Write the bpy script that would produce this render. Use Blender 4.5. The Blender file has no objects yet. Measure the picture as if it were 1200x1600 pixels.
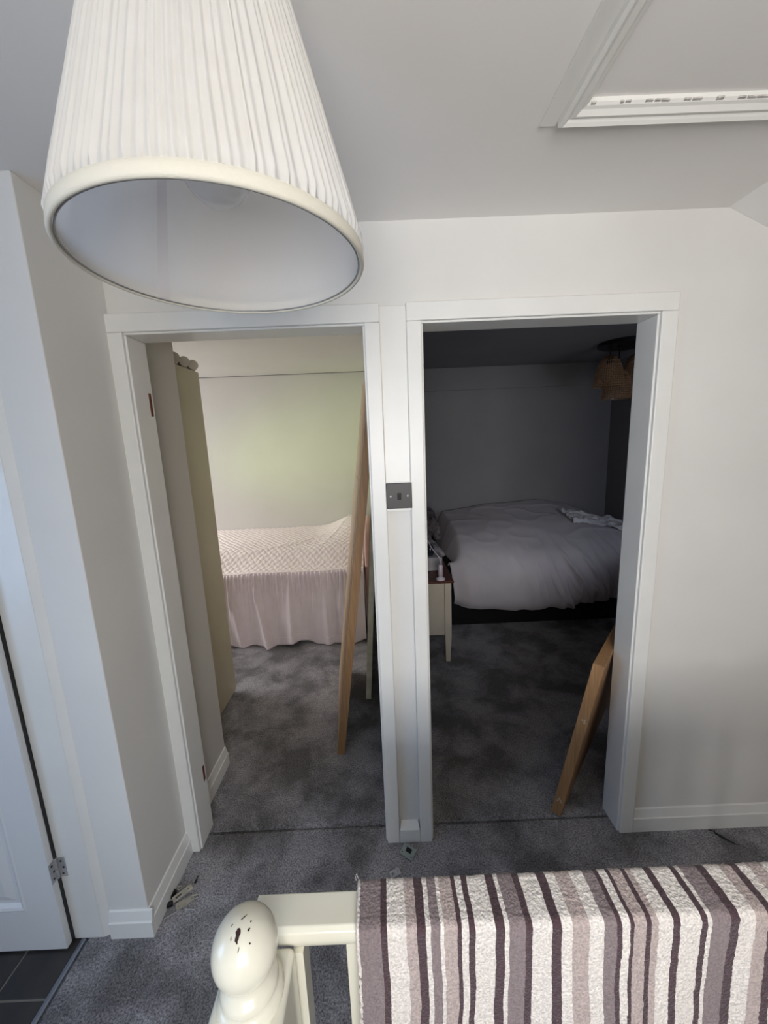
import bpy, bmesh, math, random
from mathutils import Vector, Matrix, noise
random.seed(7)
S = bpy.context.scene
COL = S.collection
PI = math.pi
V = Vector

# ------------------------------------------------------------------ camera
cam_d = bpy.data.cameras.new('camera'); cam = bpy.data.objects.new('camera', cam_d); COL.objects.link(cam)
S.camera = cam
pi_, ro_, ya_ = 0.179809, -0.040923, 0.003081
C0 = V((0.79722, -1.32455, 1.61703))
fwd = V((math.sin(ya_)*math.cos(pi_), math.cos(ya_)*math.cos(pi_), -math.sin(pi_)))
rt = V((math.cos(ya_), -math.sin(ya_), 0)); up = rt.cross(fwd)
r2 = math.cos(ro_)*rt + math.sin(ro_)*up; u2 = -math.sin(ro_)*rt + math.cos(ro_)*up
m = Matrix((r2, u2, -fwd)).transposed().to_4x4(); m.translation = C0
cam.matrix_world = m
cam_d.sensor_fit = 'VERTICAL'; cam_d.sensor_height = 36.0; cam_d.lens = 604.0/1600*36.0
cam_d.clip_start = 0.02; cam_d.clip_end = 100

# ------------------------------------------------------------------ world, daylight, exposure
w = bpy.data.worlds.new('sky'); S.world = w; w.use_nodes = True
bg = w.node_tree.nodes['Background']; bg.inputs[0].default_value = (0.62, 0.74, 1.0, 1); bg.inputs[1].default_value = 1.0
def window_light(name, loc, direction, sx, sy, power, col):
    d = bpy.data.lights.new(name, 'AREA'); d.shape = 'RECTANGLE'; d.size = sx; d.size_y = sy; d.energy = power; d.color = col
    o = bpy.data.objects.new(name, d); COL.objects.link(o); o.location = loc
    o.rotation_euler = V(direction).to_track_quat('-Z', 'Y').to_euler()
    return o
window_light('daylight_hall', (0.85, -2.62, 1.50), (0.06, 1, 0.32), 1.2, 1.0, 45, (1.0, 0.965, 0.92))
window_light('sky_hall', (1.55, -3.5, 2.6), (-0.52, 1, -0.70), 1.2, 0.8, 34, (0.50, 0.70, 1.0))
window_light('daylight_bathroom', (-1.40, -1.50, 1.25), (1, 0.60, -0.05), 0.70, 1.0, 9.0, (0.36, 0.60, 1.0))
window_light('daylight_single_bedroom', (-2.36, 1.75, 1.50), (1, 0.0, -0.45), 1.2, 1.0, 39, (1.0, 0.97, 0.99))
g_ = window_light('foliage_light_single_bedroom', (-2.37, 1.55, 1.3), (2.97, 1.0, 0.30), 0.5, 0.5, 1.8, (0.75, 1.0, 0.35)); g_.data.spread = 0.55
window_light('daylight_double_bedroom', (2.91, -0.10, 1.35), (0.10, 1, -0.30), 0.70, 0.85, 5.2, (0.78, 0.86, 1.0))
S.view_settings.view_transform = 'Standard'; S.view_settings.look = 'None'
S.view_settings.exposure = 0.10; S.view_settings.gamma = 1.0; S.view_settings.use_curve_mapping = False

# ------------------------------------------------------------------ materials
def s2l(c):
    return tuple((x/12.92 if x <= 0.04045 else ((x+0.055)/1.055)**2.4) for x in c)
def rgb(r, g, b): return s2l((r/255, g/255, b/255)) + (1,)
def mat(name, c, rough=0.6, c2=None, nscale=8, bump=0.0, bscale=60, metal=0.0, coat=0.0, detail=4, sheen=0.0, spec=0.5, stretch=None, trans=0.0):
    M = bpy.data.materials.new(name); M.use_nodes = True
    nt = M.node_tree; b = nt.nodes['Principled BSDF']
    b.inputs['Base Color'].default_value = c; b.inputs['Roughness'].default_value = rough
    b.inputs['Metallic'].default_value = metal; b.inputs['Coat Weight'].default_value = coat
    b.inputs['Sheen Weight'].default_value = sheen; b.inputs['Specular IOR Level'].default_value = spec
    tc = nt.nodes.new('ShaderNodeTexCoord'); src = tc.outputs['Object']
    if stretch:
        mp = nt.nodes.new('ShaderNodeMapping'); mp.inputs['Scale'].default_value = stretch
        nt.links.new(src, mp.inputs[0]); src = mp.outputs[0]
    if c2:
        n = nt.nodes.new('ShaderNodeTexNoise'); n.inputs['Scale'].default_value = nscale; n.inputs['Detail'].default_value = detail
        nt.links.new(src, n.inputs['Vector'])
        r = nt.nodes.new('ShaderNodeValToRGB'); r.color_ramp.elements[0].position = 0.35; r.color_ramp.elements[1].position = 0.65
        r.color_ramp.elements[0].color = c; r.color_ramp.elements[1].color = c2
        nt.links.new(n.outputs['Fac'], r.inputs['Fac']); nt.links.new(r.outputs[0], b.inputs['Base Color'])
    if bump:
        n = nt.nodes.new('ShaderNodeTexNoise'); n.inputs['Scale'].default_value = bscale; n.inputs['Detail'].default_value = 3
        nt.links.new(src, n.inputs['Vector'])
        bp = nt.nodes.new('ShaderNodeBump'); bp.inputs['Strength'].default_value = bump; bp.inputs['Distance'].default_value = 0.002
        nt.links.new(n.outputs['Fac'], bp.inputs['Height']); nt.links.new(bp.outputs[0], b.inputs['Normal'])
    return M
M = {}
M['wall'] = mat('matt_white_wall_paint', rgb(226, 224, 219), 0.75, rgb(221, 219, 214), 2.5, 0.12, 35)
M['ceiling'] = mat('matt_white_ceiling_paint', rgb(238, 235, 231), 0.85, rgb(234, 231, 227), 2, 0.10, 30)
M['taupe'] = mat('taupe_light_damping_paint', rgb(140, 130, 122), 0.85, rgb(136, 126, 118), 3)  # tone for the unseen right wall, darkened to weaken bounce light
M['gloss'] = mat('white_satin_gloss', rgb(232, 231, 226), 0.32, rgb(228, 227, 222), 6, 0.05, 25)
M['door'] = mat('white_door_gloss', rgb(228, 229, 229), 0.35, rgb(222, 223, 224), 5, 0.08, 40, stretch=(1, 1, 0.2))
M['bed_wall'] = mat('pale_bedroom_paint', rgb(206, 203, 196), 0.8, rgb(202, 199, 192), 2, 0.1, 30)
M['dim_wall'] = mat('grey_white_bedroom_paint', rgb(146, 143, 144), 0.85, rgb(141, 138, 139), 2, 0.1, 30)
M['wardrobe'] = mat('cream_wardrobe_laminate', rgb(186, 180, 158), 0.5, rgb(182, 176, 154), 3)
M['brown_seam'] = mat('dark_seam', rgb(70, 66, 62), 0.9)
M['cream'] = mat('cream_gloss_paint', rgb(230, 226, 208), 0.22, rgb(226, 221, 202), 10, 0.05, 40, coat=0.3)
M['shade'] = mat('ivory_pleated_fabric', rgb(240, 237, 229), 0.85, rgb(236, 232, 223), 40, 0.2, 400)
M['shade_band'] = mat('ivory_band_fabric', rgb(206, 202, 189), 0.8, bump=0.2, bscale=500)
M['shade_in'] = mat('white_shade_lining', rgb(248, 247, 248), 0.6)
def translucent(Mt, f):
    nt = Mt.node_tree; out = nt.nodes['Material Output']; b = nt.nodes['Principled BSDF']
    t = nt.nodes.new('ShaderNodeBsdfTranslucent'); t.inputs['Color'].default_value = (0.95, 0.95, 0.96, 1)
    mx = nt.nodes.new('ShaderNodeMixShader'); mx.inputs[0].default_value = f
    nt.links.new(b.outputs[0], mx.inputs[1]); nt.links.new(t.outputs[0], mx.inputs[2]); nt.links.new(mx.outputs[0], out.inputs[0])
translucent(M['shade'], 0.5); translucent(M['shade_in'], 0.8)
M['seam'] = mat('lining_seam', rgb(222, 216, 218), 0.6); translucent(M['seam'], 0.6)
M['wire'] = mat('grey_wire', rgb(150, 150, 150), 0.4, metal=0.6)
M['bulb'] = mat('opal_bulb', rgb(232, 232, 232), 0.2, coat=0.3)
M['bronze'] = mat('dark_bronze_plate', rgb(44, 39, 41), 0.42, rgb(40, 35, 37), 10, metal=0.15)
M['black'] = mat('black_plastic_and_gap_shade', rgb(18, 17, 18), 0.4)
M['black_metal'] = mat('black_metal', rgb(16, 15, 16), 0.45)
M['steel'] = mat('bright_steel', rgb(196, 196, 198), 0.3, rgb(170, 170, 172), 30, metal=0.5)
M['zinc'] = mat('dull_zinc', rgb(156, 164, 155), 0.45, rgb(140, 148, 141), 40, metal=0.15)
M['brass'] = mat('dull_nickel', rgb(190, 186, 170), 0.4, rgb(160, 156, 142), 50, metal=0.25)
M['raw'] = mat('bare_red_wood', rgb(120, 62, 40), 0.8, rgb(90, 44, 30), 60)
M['tile'] = mat('dark_slate_tile', rgb(40, 39, 41), 0.4, rgb(58, 54, 51), 9, 0.25, 30)
M['grout'] = mat('grey_grout', rgb(124, 118, 110), 0.9, bump=0.3, bscale=200)
M['strip'] = mat('aluminium_threshold', rgb(140, 145, 155), 0.35, metal=0.7)
M['pink'] = mat('pale_pink_quilted_cotton', rgb(240, 228, 222), 0.9, rgb(236, 223, 217), 20, 0.25, 300, sheen=0.2)
M['skirt'] = mat('pale_pink_sheer_cotton', rgb(230, 217, 219), 0.9, rgb(225, 211, 213), 12, 0.15, 350, sheen=0.2)
M['headboard'] = mat('pink_padded_fabric', rgb(214, 176, 162), 0.85, rgb(206, 168, 154), 20, 0.2, 300)
M['duvet'] = mat('white_cotton_duvet', rgb(205, 199, 203), 0.85, rgb(199, 193, 198), 6, 0.12, 400, sheen=0.1)
M['pillow'] = mat('grey_white_pillow', rgb(186, 180, 182), 0.9, rgb(150, 146, 148), 14, 0.2, 200)
M['cloth'] = mat('white_crumpled_cloth', rgb(226, 224, 226), 0.9, bump=0.2, bscale=300)
M['throw'] = mat('charcoal_throw', rgb(118, 110, 112), 0.95, rgb(74, 68, 72), 30, 0.4, 250)
M['divan'] = mat('black_divan_fabric', rgb(16, 15, 18), 0.95)
M['redwood'] = mat('red_brown_wood', rgb(96, 48, 34), 0.35, rgb(80, 38, 27), 9, stretch=(1, 8, 8))
M['stand'] = mat('cream_nightstand_paint', rgb(206, 196, 178), 0.5, rgb(200, 190, 172), 8)
M['plug'] = mat('pale_mauve_plastic', rgb(222, 208, 218), 0.4)
M['glass_dark'] = mat('dark_glass', rgb(36, 42, 52), 0.08, coat=1.0)
M['paper'] = mat('pale_paper_tube', rgb(206, 200, 186), 0.8, bump=0.1, bscale=100)
M['scuff'] = mat('dark_chipped_paint', rgb(48, 24, 24), 0.8)
M['dirt'] = mat('old_sealant_dirt', rgb(176, 171, 164), 0.9, rgb(214, 210, 205), 90)
M['wicker'] = mat('brown_amber_woven', rgb(196, 156, 118), 0.6, rgb(160, 122, 90), 60)
M['cream_door'] = mat('old_cream_door_paint', rgb(222, 218, 196), 0.5, rgb(196, 194, 170), 12, 0.1, 60)

def glassy(name, c, alpha, rough):
    Mt = bpy.data.materials.new(name); Mt.use_nodes = True; bb = Mt.node_tree.nodes['Principled BSDF']
    bb.inputs['Base Color'].default_value = c; bb.inputs['Roughness'].default_value = rough; bb.inputs['Alpha'].default_value = alpha; bb.inputs['Coat Weight'].default_value = 1.0; bb.inputs['Coat Roughness'].default_value = 0.05
    return Mt
M['amber'] = glassy('translucent_amber_weave', rgb(190, 146, 108), 0.35, 0.5)
M['amber_glass'] = glassy('amber_bulb_glass', rgb(170, 130, 90), 0.5, 0.05)

def oak(name, ca, cb, rough=0.5):
    Mt = bpy.data.materials.new(name); Mt.use_nodes = True; nt = Mt.node_tree; b = nt.nodes['Principled BSDF']
    b.inputs['Roughness'].default_value = rough
    tc = nt.nodes.new('ShaderNodeTexCoord'); mp = nt.nodes.new('ShaderNodeMapping'); mp.inputs['Scale'].default_value = (60, 60, 2.2)
    nt.links.new(tc.outputs['Object'], mp.inputs[0])
    n = nt.nodes.new('ShaderNodeTexNoise'); n.inputs['Scale'].default_value = 2.5; n.inputs['Detail'].default_value = 8; n.inputs['Distortion'].default_value = 0.6
    nt.links.new(mp.outputs[0], n.inputs['Vector'])
    r = nt.nodes.new('ShaderNodeValToRGB'); r.color_ramp.elements[0].position = 0.3; r.color_ramp.elements[1].position = 0.7
    r.color_ramp.elements[0].color = ca; r.color_ramp.elements[1].color = cb
    nt.links.new(n.outputs['Fac'], r.inputs[0]); nt.links.new(r.outputs[0], b.inputs['Base Color'])
    bp = nt.nodes.new('ShaderNodeBump'); bp.inputs['Strength'].default_value = 0.2; bp.inputs['Distance'].default_value = 0.001
    nt.links.new(n.outputs['Fac'], bp.inputs['Height']); nt.links.new(bp.outputs[0], b.inputs['Normal'])
    return Mt
M['oak'] = oak('oak_veneer', rgb(146, 108, 72), rgb(172, 134, 94))
M['oak_face'] = oak('oak_face_reflected_light', rgb(178, 150, 116), rgb(196, 170, 136))  # oak made paler, light reflected off the broad face put into colour

def carpet_mat(name, dark, light, fleck):
    Mt = bpy.data.materials.new(name); Mt.use_nodes = True; nt = Mt.node_tree; L = nt.links; b = nt.nodes['Principled BSDF']
    b.inputs['Roughness'].default_value = 1.0; b.inputs['Specular IOR Level'].default_value = 0.1; b.inputs['Sheen Weight'].default_value = 0.12
    tc = nt.nodes.new('ShaderNodeTexCoord')
    big = nt.nodes.new('ShaderNodeTexNoise'); big.inputs['Scale'].default_value = 3.6; big.inputs['Detail'].default_value = 6; big.inputs['Roughness'].default_value = 0.62; big.inputs['Distortion'].default_value = 0.25
    fin = nt.nodes.new('ShaderNodeTexNoise'); fin.inputs['Scale'].default_value = 170; fin.inputs['Detail'].default_value = 3; fin.inputs['Roughness'].default_value = 0.75
    mid = nt.nodes.new('ShaderNodeTexNoise'); mid.inputs['Scale'].default_value = 22; mid.inputs['Detail'].default_value = 4; mid.inputs['Distortion'].default_value = 1.2
    for n in (big, fin, mid): L.new(tc.outputs['Object'], n.inputs['Vector'])
    r1 = nt.nodes.new('ShaderNodeValToRGB'); r1.color_ramp.elements[0].position = 0.40; r1.color_ramp.elements[1].position = 0.58
    r1.color_ramp.elements[0].color = dark; r1.color_ramp.elements[1].color = light
    L.new(big.outputs['Fac'], r1.inputs[0])
    add = nt.nodes.new('ShaderNodeMath'); add.operation = 'MULTIPLY_ADD'; add.inputs[1].default_value = 0.12
    L.new(mid.outputs['Fac'], add.inputs[0]); L.new(fin.outputs['Fac'], add.inputs[2])
    r2_ = nt.nodes.new('ShaderNodeValToRGB'); r2_.color_ramp.elements[0].position = 0.40; r2_.color_ramp.elements[1].position = 0.72
    r2_.color_ramp.elements[0].color = (0.40, 0.40, 0.40, 1); r2_.color_ramp.elements[1].color = fleck
    L.new(add.outputs[0], r2_.inputs[0])
    mx = nt.nodes.new('ShaderNodeMix'); mx.data_type = 'RGBA'; mx.blend_type = 'MULTIPLY'; mx.inputs['Factor'].default_value = 1.0
    L.new(r1.outputs[0], mx.inputs['A']); L.new(r2_.outputs[0], mx.inputs['B'])
    L.new(mx.outputs['Result'], b.inputs['Base Color'])
    bp = nt.nodes.new('ShaderNodeBump'); bp.inputs['Strength'].default_value = 0.9; bp.inputs['Distance'].default_value = 0.006
    L.new(add.outputs[0], bp.inputs['Height']); L.new(bp.outputs[0], b.inputs['Normal'])
    return Mt
M['carpet'] = carpet_mat('grey_carpet', rgb(104, 102, 103), rgb(150, 147, 150), (1.9, 1.9, 1.9, 1))

def towel_mat(name, c):
    Mt = bpy.data.materials.new(name); Mt.use_nodes = True; nt = Mt.node_tree; L = nt.links; b = nt.nodes['Principled BSDF']
    b.inputs['Roughness'].default_value = 1.0; b.inputs['Specular IOR Level'].default_value = 0.1; b.inputs['Sheen Weight'].default_value = 0.25
    tc = nt.nodes.new('ShaderNodeTexCoord'); n = nt.nodes.new('ShaderNodeTexNoise'); n.inputs['Scale'].default_value = 260; n.inputs['Detail'].default_value = 2
    L.new(tc.outputs['Object'], n.inputs['Vector'])
    r = nt.nodes.new('ShaderNodeValToRGB'); r.color_ramp.elements[0].position = 0.3; r.color_ramp.elements[1].position = 0.7
    r.color_ramp.elements[0].color = tuple(x*0.72 for x in c[:3]) + (1,); r.color_ramp.elements[1].color = tuple(min(1, x*1.12) for x in c[:3]) + (1,)
    L.new(n.outputs['Fac'], r.inputs[0]); L.new(r.outputs[0], b.inputs['Base Color'])
    bp = nt.nodes.new('ShaderNodeBump'); bp.inputs['Strength'].default_value = 0.8; bp.inputs['Distance'].default_value = 0.004
    L.new(n.outputs['Fac'], bp.inputs['Height']); L.new(bp.outputs[0], b.inputs['Normal'])
    return Mt
TW = [towel_mat('plum_terry', rgb(80, 62, 66)), towel_mat('grey_brown_terry', rgb(138, 124, 124)), towel_mat('beige_terry', rgb(184, 168, 162)), towel_mat('cream_terry', rgb(228, 220, 212))]

# ------------------------------------------------------------------ mesh helpers
class MB:
    def __init__(s): s.v = []; s.f = []; s.mi = []
    def add(s, vs, fs, mi=0):
        o = len(s.v); s.v += [tuple(x) for x in vs]; s.f += [tuple(i+o for i in f) for f in fs]; s.mi += [mi]*len(fs); return s
    def box(s, a, b, mi=0):
        x0, y0, z0 = a; x1, y1, z1 = b
        x0, x1 = sorted((x0, x1)); y0, y1 = sorted((y0, y1)); z0, z1 = sorted((z0, z1))
        return s.add([(x0,y0,z0),(x1,y0,z0),(x1,y1,z0),(x0,y1,z0),(x0,y0,z1),(x1,y0,z1),(x1,y1,z1),(x0,y1,z1)],
                     [(0,3,2,1),(4,5,6,7),(0,1,5,4),(1,2,6,5),(2,3,7,6),(3,0,4,7)], mi)
    def hexa(s, P, mi=0):   # 4 bottom, 4 top
        return s.add(P, [(0,3,2,1),(4,5,6,7),(0,1,5,4),(1,2,6,5),(2,3,7,6),(3,0,4,7)], mi)
    def lathe(s, prof, c=(0,0,0), n=32, mi=0, axis=None, cap=True):
        q = V((0,0,1)).rotation_difference(V(axis).normalized()) if axis else None
        vs = []
        for r, z in prof:
            for k in range(n):
                a = 2*PI*k/n; p = V((r*math.cos(a), r*math.sin(a), z))
                if q: p = q @ p
                vs.append(p + V(c))
        fs = []
        for i in range(len(prof)-1):
            for k in range(n):
                k2 = (k+1) % n; fs.append((i*n+k, i*n+k2, (i+1)*n+k2, (i+1)*n+k))
        if cap:
            fs.append(tuple(reversed(range(n)))); fs.append(tuple((len(prof)-1)*n+k for k in range(n)))
        return s.add(vs, fs, mi)
    def tube(s, pts, r, n=10, mi=0):
        pts = [V(p) for p in pts]; vs = []
        up_ = V((0,0,1))
        for i, p in enumerate(pts):
            t = (pts[min(i+1, len(pts)-1)] - pts[max(i-1, 0)]).normalized()
            a = t.cross(up_)
            if a.length < 0.05: a = t.cross(V((1,0,0)))
            a.normalize(); b_ = a.cross(t)
            rr = r[i] if isinstance(r, (list, tuple)) else r
            for k in range(n):
                an = 2*PI*k/n; vs.append(p + a*rr*math.cos(an) + b_*rr*math.sin(an))
        fs = [(i*n+k, i*n+(k+1)%n, (i+1)*n+(k+1)%n, (i+1)*n+k) for i in range(len(pts)-1) for k in range(n)]
        fs += [tuple(reversed(range(n))), tuple((len(pts)-1)*n+k for k in range(n))]
        return s.add(vs, fs, mi)
    def extrude(s, prof, a, b, mi=0):   # prof: list of 3D offsets closed loop, swept from a to b
        n = len(prof); vs = [V(a)+V(p) for p in prof] + [V(b)+V(p) for p in prof]
        fs = [(k, (k+1)%n, n+(k+1)%n, n+k) for k in range(n)] + [tuple(reversed(range(n))), tuple(range(n, 2*n))]
        return s.add(vs, fs, mi)
    def grid(s, us, vs_, f, mf=None):
        o = len(s.v); nu, nv = len(us), len(vs_)
        for u in us:
            for v in vs_: s.v.append(tuple(f(u, v)))
        for i in range(nu-1):
            for j in range(nv-1):
                s.f.append((o+i*nv+j, o+(i+1)*nv+j, o+(i+1)*nv+j+1, o+i*nv+j+1)); s.mi.append(mf(us[i], vs_[j]) if mf else 0)
        return s
    def build(s, name, mats, parent=None, bevel=0, smooth=False, origin=None, seg=2, solid=0, fixn=True):
        me = bpy.data.meshes.new(name)
        o3 = V(origin) if origin is not None else V((0,0,0))
        me.from_pydata([tuple(V(v)-o3) for v in s.v], [], s.f); me.update()
        if not isinstance(mats, (list, tuple)): mats = [mats]
        for x in mats: me.materials.append(x)
        me.polygons.foreach_set('material_index', s.mi)
        if fixn:
            bm = bmesh.new(); bm.from_mesh(me); bmesh.ops.recalc_face_normals(bm, faces=bm.faces); bm.to_mesh(me); bm.free()
        if smooth: me.polygons.foreach_set('use_smooth', [True]*len(me.polygons))
        ob = bpy.data.objects.new(name, me); COL.objects.link(ob)
        ob.location = o3
        if parent:
            ob.parent = parent
            ob.location = o3 - V(parent_world(parent))
        if solid:
            md = ob.modifiers.new('solid', 'SOLIDIFY'); md.thickness = solid; md.offset = 0
        if bevel:
            md = ob.modifiers.new('bevel', 'BEVEL'); md.width = bevel; md.segments = seg; md.limit_method = 'ANGLE'; md.angle_limit = 0.6
            if not smooth: me.polygons.foreach_set('use_smooth', [True]*len(me.polygons)); 
            md.harden_normals = True
        return ob
def parent_world(o):
    p = V((0,0,0))
    while o: p += o.location; o = o.parent
    return p
def tag(o, label=None, cat=None, group=None, kind=None):
    if label: o['label'] = label
    if cat: o['category'] = cat
    if group: o['group'] = group
    if kind: o['kind'] = kind
    return o
def thing(name, label, cat, loc, group=None):
    o = bpy.data.objects.new(name, None); COL.objects.link(o); o.location = loc; o.empty_display_size = 0.05
    return tag(o, label, cat, group)
def struct(o, label=None, cat='room'):
    o['kind'] = 'structure'
    if label: o['label'] = label
    o['category'] = cat
    return o
def fr(a, b, n): return [a + (b-a)*i/n for i in range(n+1)]
def nz(x, y, z=0.0): return noise.noise(V((x, y, z)))
def sm(a, b, x):
    t = max(0.0, min(1.0, (x-a)/(b-a))); return t*t*(3-2*t)

# ------------------------------------------------------------------ constants from the calibration
W, X2, X3, H = 0.756, 0.9505, 1.706, 1.985
HC = 2.286; YW = 0.008; YB = 0.105; XL = -0.052; YP = -0.27; XP = -0.212
XLW = -1.25; XRW = 2.44; YBW = -2.45

# ================================================================== STRUCTURE
# front wall with the two door openings
b = MB()
b.box((XL-0.3, YW, 0), (-0.02, YB-0.012, HC+0.12)); b.box((-0.02, YW, H+0.02), (X3+0.02, YB-0.012, HC+0.12))
b.box((0.812, YW+0.004, 0), (0.895, YB-0.012, H+0.02)); b.box((W+0.02, YW+0.004, 0), (0.812, YB-0.012, H+0.02)); b.box((0.895, YW+0.004, 0), (X2-0.02, YB-0.012, H+0.02))
b.box((X3+0.02, YW, 0), (2.54, YB-0.012, HC+0.12))
struct(b.build('wall_front', M['wall']), 'white wall with two doorways side by side', 'wall')
# left return, pier and the wall above the left door
b = MB()
b.box((XP, YP, 0), (XL, YW, HC)); b.box((-0.31, YP, 1.995), (XP, -0.2, HC)); b.box((-1.07, YP, 1.995), (-0.31, -0.2, HC)); b.box((XLW, YP, 0), (-1.09, -0.2, HC))
b.box((-0.305, YP+0.004, 0), (XP, -0.2, 1.995))
struct(b.build('wall_left', M['wall'], bevel=0.003), 'white projecting wall pier between the panelled door and left doorway', 'wall')
# unseen walls of the landing
b = MB(); b.box((XLW-0.1, YBW, 0), (XLW, -0.2, HC-0.0))
b2 = MB()
wx0, wx1, wz0, wz1 = 0.25, 1.45, 1.0, 2.12
b2.box((XLW-0.1, YBW-0.1, 0), (wx0, YBW, HC)); b2.box((wx1, YBW-0.1, 0), (XRW, YBW, HC)); b2.box((wx0, YBW-0.1, 0), (wx1, YBW, wz0)); b2.box((wx0, YBW-0.1, wz1), (wx1, YBW, HC))
struct(b2.build('wall_back', M['wall']), 'white wall behind the viewer', 'wall')
b = MB()
b.box((XLW-0.1, YBW-0.1, 0), (XLW, -1.86, HC)); b.box((XLW-0.1, -1.14, 0), (XLW, -0.2, HC)); b.box((XLW-0.1, -1.86, 0), (XLW, -1.14, 0.75)); b.box((XLW-0.1, -1.86, 1.8), (XLW, -1.14, HC)); b.box((XLW, -1.96, 0), (0.5, -1.88, HC))  # last box is an added unseen partition, keeping window light off the pier
struct(b.build('wall_side_and_blocker', M['wall']), 'white bathroom side wall with an added light-blocking partition', 'wall')
b = MB(); b.box((XRW, YBW-0.1, 0), (XRW+0.1, YW, HC))
struct(b.build('wall_right', M['taupe']), 'unseen right wall of the landing, darkened to weaken bounce light', 'wall')
b = MB()
for a, c in (((wx0, YBW-0.08, wz0), (wx0+0.05, YBW-0.02, wz1)), ((wx1-0.05, YBW-0.08, wz0), (wx1, YBW-0.02, wz1)), ((wx0, YBW-0.08, wz0), (wx1, YBW-0.02, wz0+0.05)), ((wx0, YBW-0.08, wz1-0.05), (wx1, YBW-0.02, wz1)), ((0.83, YBW-0.08, wz0), (0.87, YBW-0.02, wz1))):
    b.box(a, c)
struct(b.build('window_1', M['gloss']), 'white window frame behind the viewer', 'window')

# ceilings
b = MB()
b.box((XLW-0.1, YBW-0.1, HC), (1.208, YW, HC+0.1)); b.box((1.208, -0.40, HC), (1.905, YW, HC+0.1)); b.box((1.208, YBW-0.1, HC), (1.905, -1.02, HC+0.1)); b.box((1.86, -1.02, HC), (1.905, -0.40, HC+0.1))
sl = 0.47
b.add([(1.905, YBW-0.1, HC), (1.905, YW, HC), (XRW+0.1, YW, HC-sl*(XRW+0.1-1.905)), (XRW+0.1, YBW-0.1, HC-sl*(XRW+0.1-1.905)), (1.905, YBW-0.1, HC+0.1), (1.905, YW, HC+0.1), (XRW+0.1, YW, HC+0.1), (XRW+0.1, YBW-0.1, HC+0.1)],
      [(0,1,2,3),(4,5,6,7),(0,1,5,4),(1,2,6,5),(2,3,7,6),(3,0,4,7)])
struct(b.build('ceiling', M['ceiling']), 'white landing ceiling with a slope at the right', 'ceiling')

# floor: slab, carpets, tiles
b = MB(); b.box((-2.6, -3.5, -0.12), (3.8, 3.4, -0.015))
floor = struct(b.build('floor', M['grout']), 'floor of the landing and bedrooms', 'floor')
def carpet(name, x0, y0, x1, y1, seed, label):
    nx = max(8, int((x1-x0)/0.03)); ny = max(8, int((y1-y0)/0.03)); b = MB()
    def f(x, y):
        e = min(x-x0, x1-x, y-y0, y1-y)
        z = 0.0008*nz(x*9, y*9, seed) - (0.004 if e < 1e-4 else 0)
        return (x, y, z)
    b.grid(fr(x0, x1, nx), fr(y0, y1, ny), f)
    b.box((x0+0.002, y0+0.002, -0.016), (x1-0.002, y1-0.002, -0.003))
    o = b.build(name, M['carpet'], floor, smooth=True); o['label'] = label; return o
carpet('carpet', -0.268, YBW, XRW, 0.068, 1.0, 'grey landing carpet')
carpet('carpet', -2.3, 0.071, 0.86, 2.6, 4.0, 'grey carpet of the left bedroom')
carpet('carpet', 0.861, 0.071, 3.4, 3.1, 9.0, 'dark grey carpet of the right bedroom')
b = MB(); b.extrude([(0,0,-0.012),(0.016,0,-0.012),(0.016,0,0.001),(0.010,0,0.004),(0,0,0.001)], (-0.283, YBW, 0), (-0.283, -0.283, 0))
b.build('threshold_strip', M['strip'], floor)
b = MB(); b.box((XLW, YBW, -0.016), (-0.284, -0.2, -0.0055)); b.build('grout', M['grout'], floor)
tx = [-0.284, -0.447, -0.85, XLW]; ty = [-0.425, -0.84, -1.25, -1.66, -2.1]
TS = []
for i in range(3):
    ys = [-0.2] + ty
    for j in range(5):
        b = MB(); b.box((tx[i+1]+0.003, ys[j+1]+0.003, -0.016), (tx[i]-0.003, ys[j]-0.003, -0.003+random.uniform(-.0005,.0005)))
        b.build('tile', M['tile'], floor, bevel=0.0015)

# skirting
def skirt(name, a, c, nrm, label):
    a, c, n = V(a), V(c), V(nrm); t = 0.017
    prof = [V((0,0,-0.01)), n*t+V((0,0,-0.01)), n*t+V((0,0,0.062)), n*0.013+V((0,0,0.064)), n*0.006+V((0,0,0.098)), V((0,0,0.101))]
    b = MB(); b.extrude(prof, a, c); return struct(b.build(name, M['gloss'], bevel=0.0015), label, 'baseboard')
skirt('baseboard_right', (X3+0.061, YW, 0), (XRW, YW, 0), (0,-1,0), 'white skirting board right of the right doorway')
skirt('baseboard_left', (XL, YP, 0), (XL, -0.006, 0), (1,0,0), 'white skirting board beside the left doorway')
skirt('baseboard_pier', (XP+0.031, YP, 0), (XL+0.017, YP, 0), (0,-1,0), 'short white skirting board on the pier')

# door linings and casings
def rounded_casing(b, x0, x1, z0, z1, y0=-0.012, y1=YW+0.004):
    b.box((x0, y0, z0), (x1, y1, z1))
def lining(name, x0, x1, label):
    b = MB(); b.box((x0-0.02, 0.0, 0), (x0, YB, H)); b.box((x1, 0.0, 0), (x1+0.02, YB, H)); b.box((x0-0.02, 0.0, H), (x1+0.02, YB, H+0.02))
    o = struct(b.build(name, M['gloss'], bevel=0.003), label, 'door frame')
    return o
l1 = lining('trim_1', 0, W, 'white lining of the left doorway with empty hinge recesses')
l2 = lining('trim_2', X2, X3, 'white lining of the right doorway')
for z0, z1 in ((0.246, 0.313), (1.738, 1.815)):
    b = MB(); b.box((-0.004, YB-0.026, z0), (0.0008, YB-0.012, z1)); b.box((0.0, YB-0.026, z0-0.003), (0.0012, YB-0.022, z0)); o = b.build('hinge_recess', M['raw'], l1); o['label'] = 'bare red-brown wood in the hinge recess'
cw = 0.060
b = MB()
g = 0.006
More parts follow.
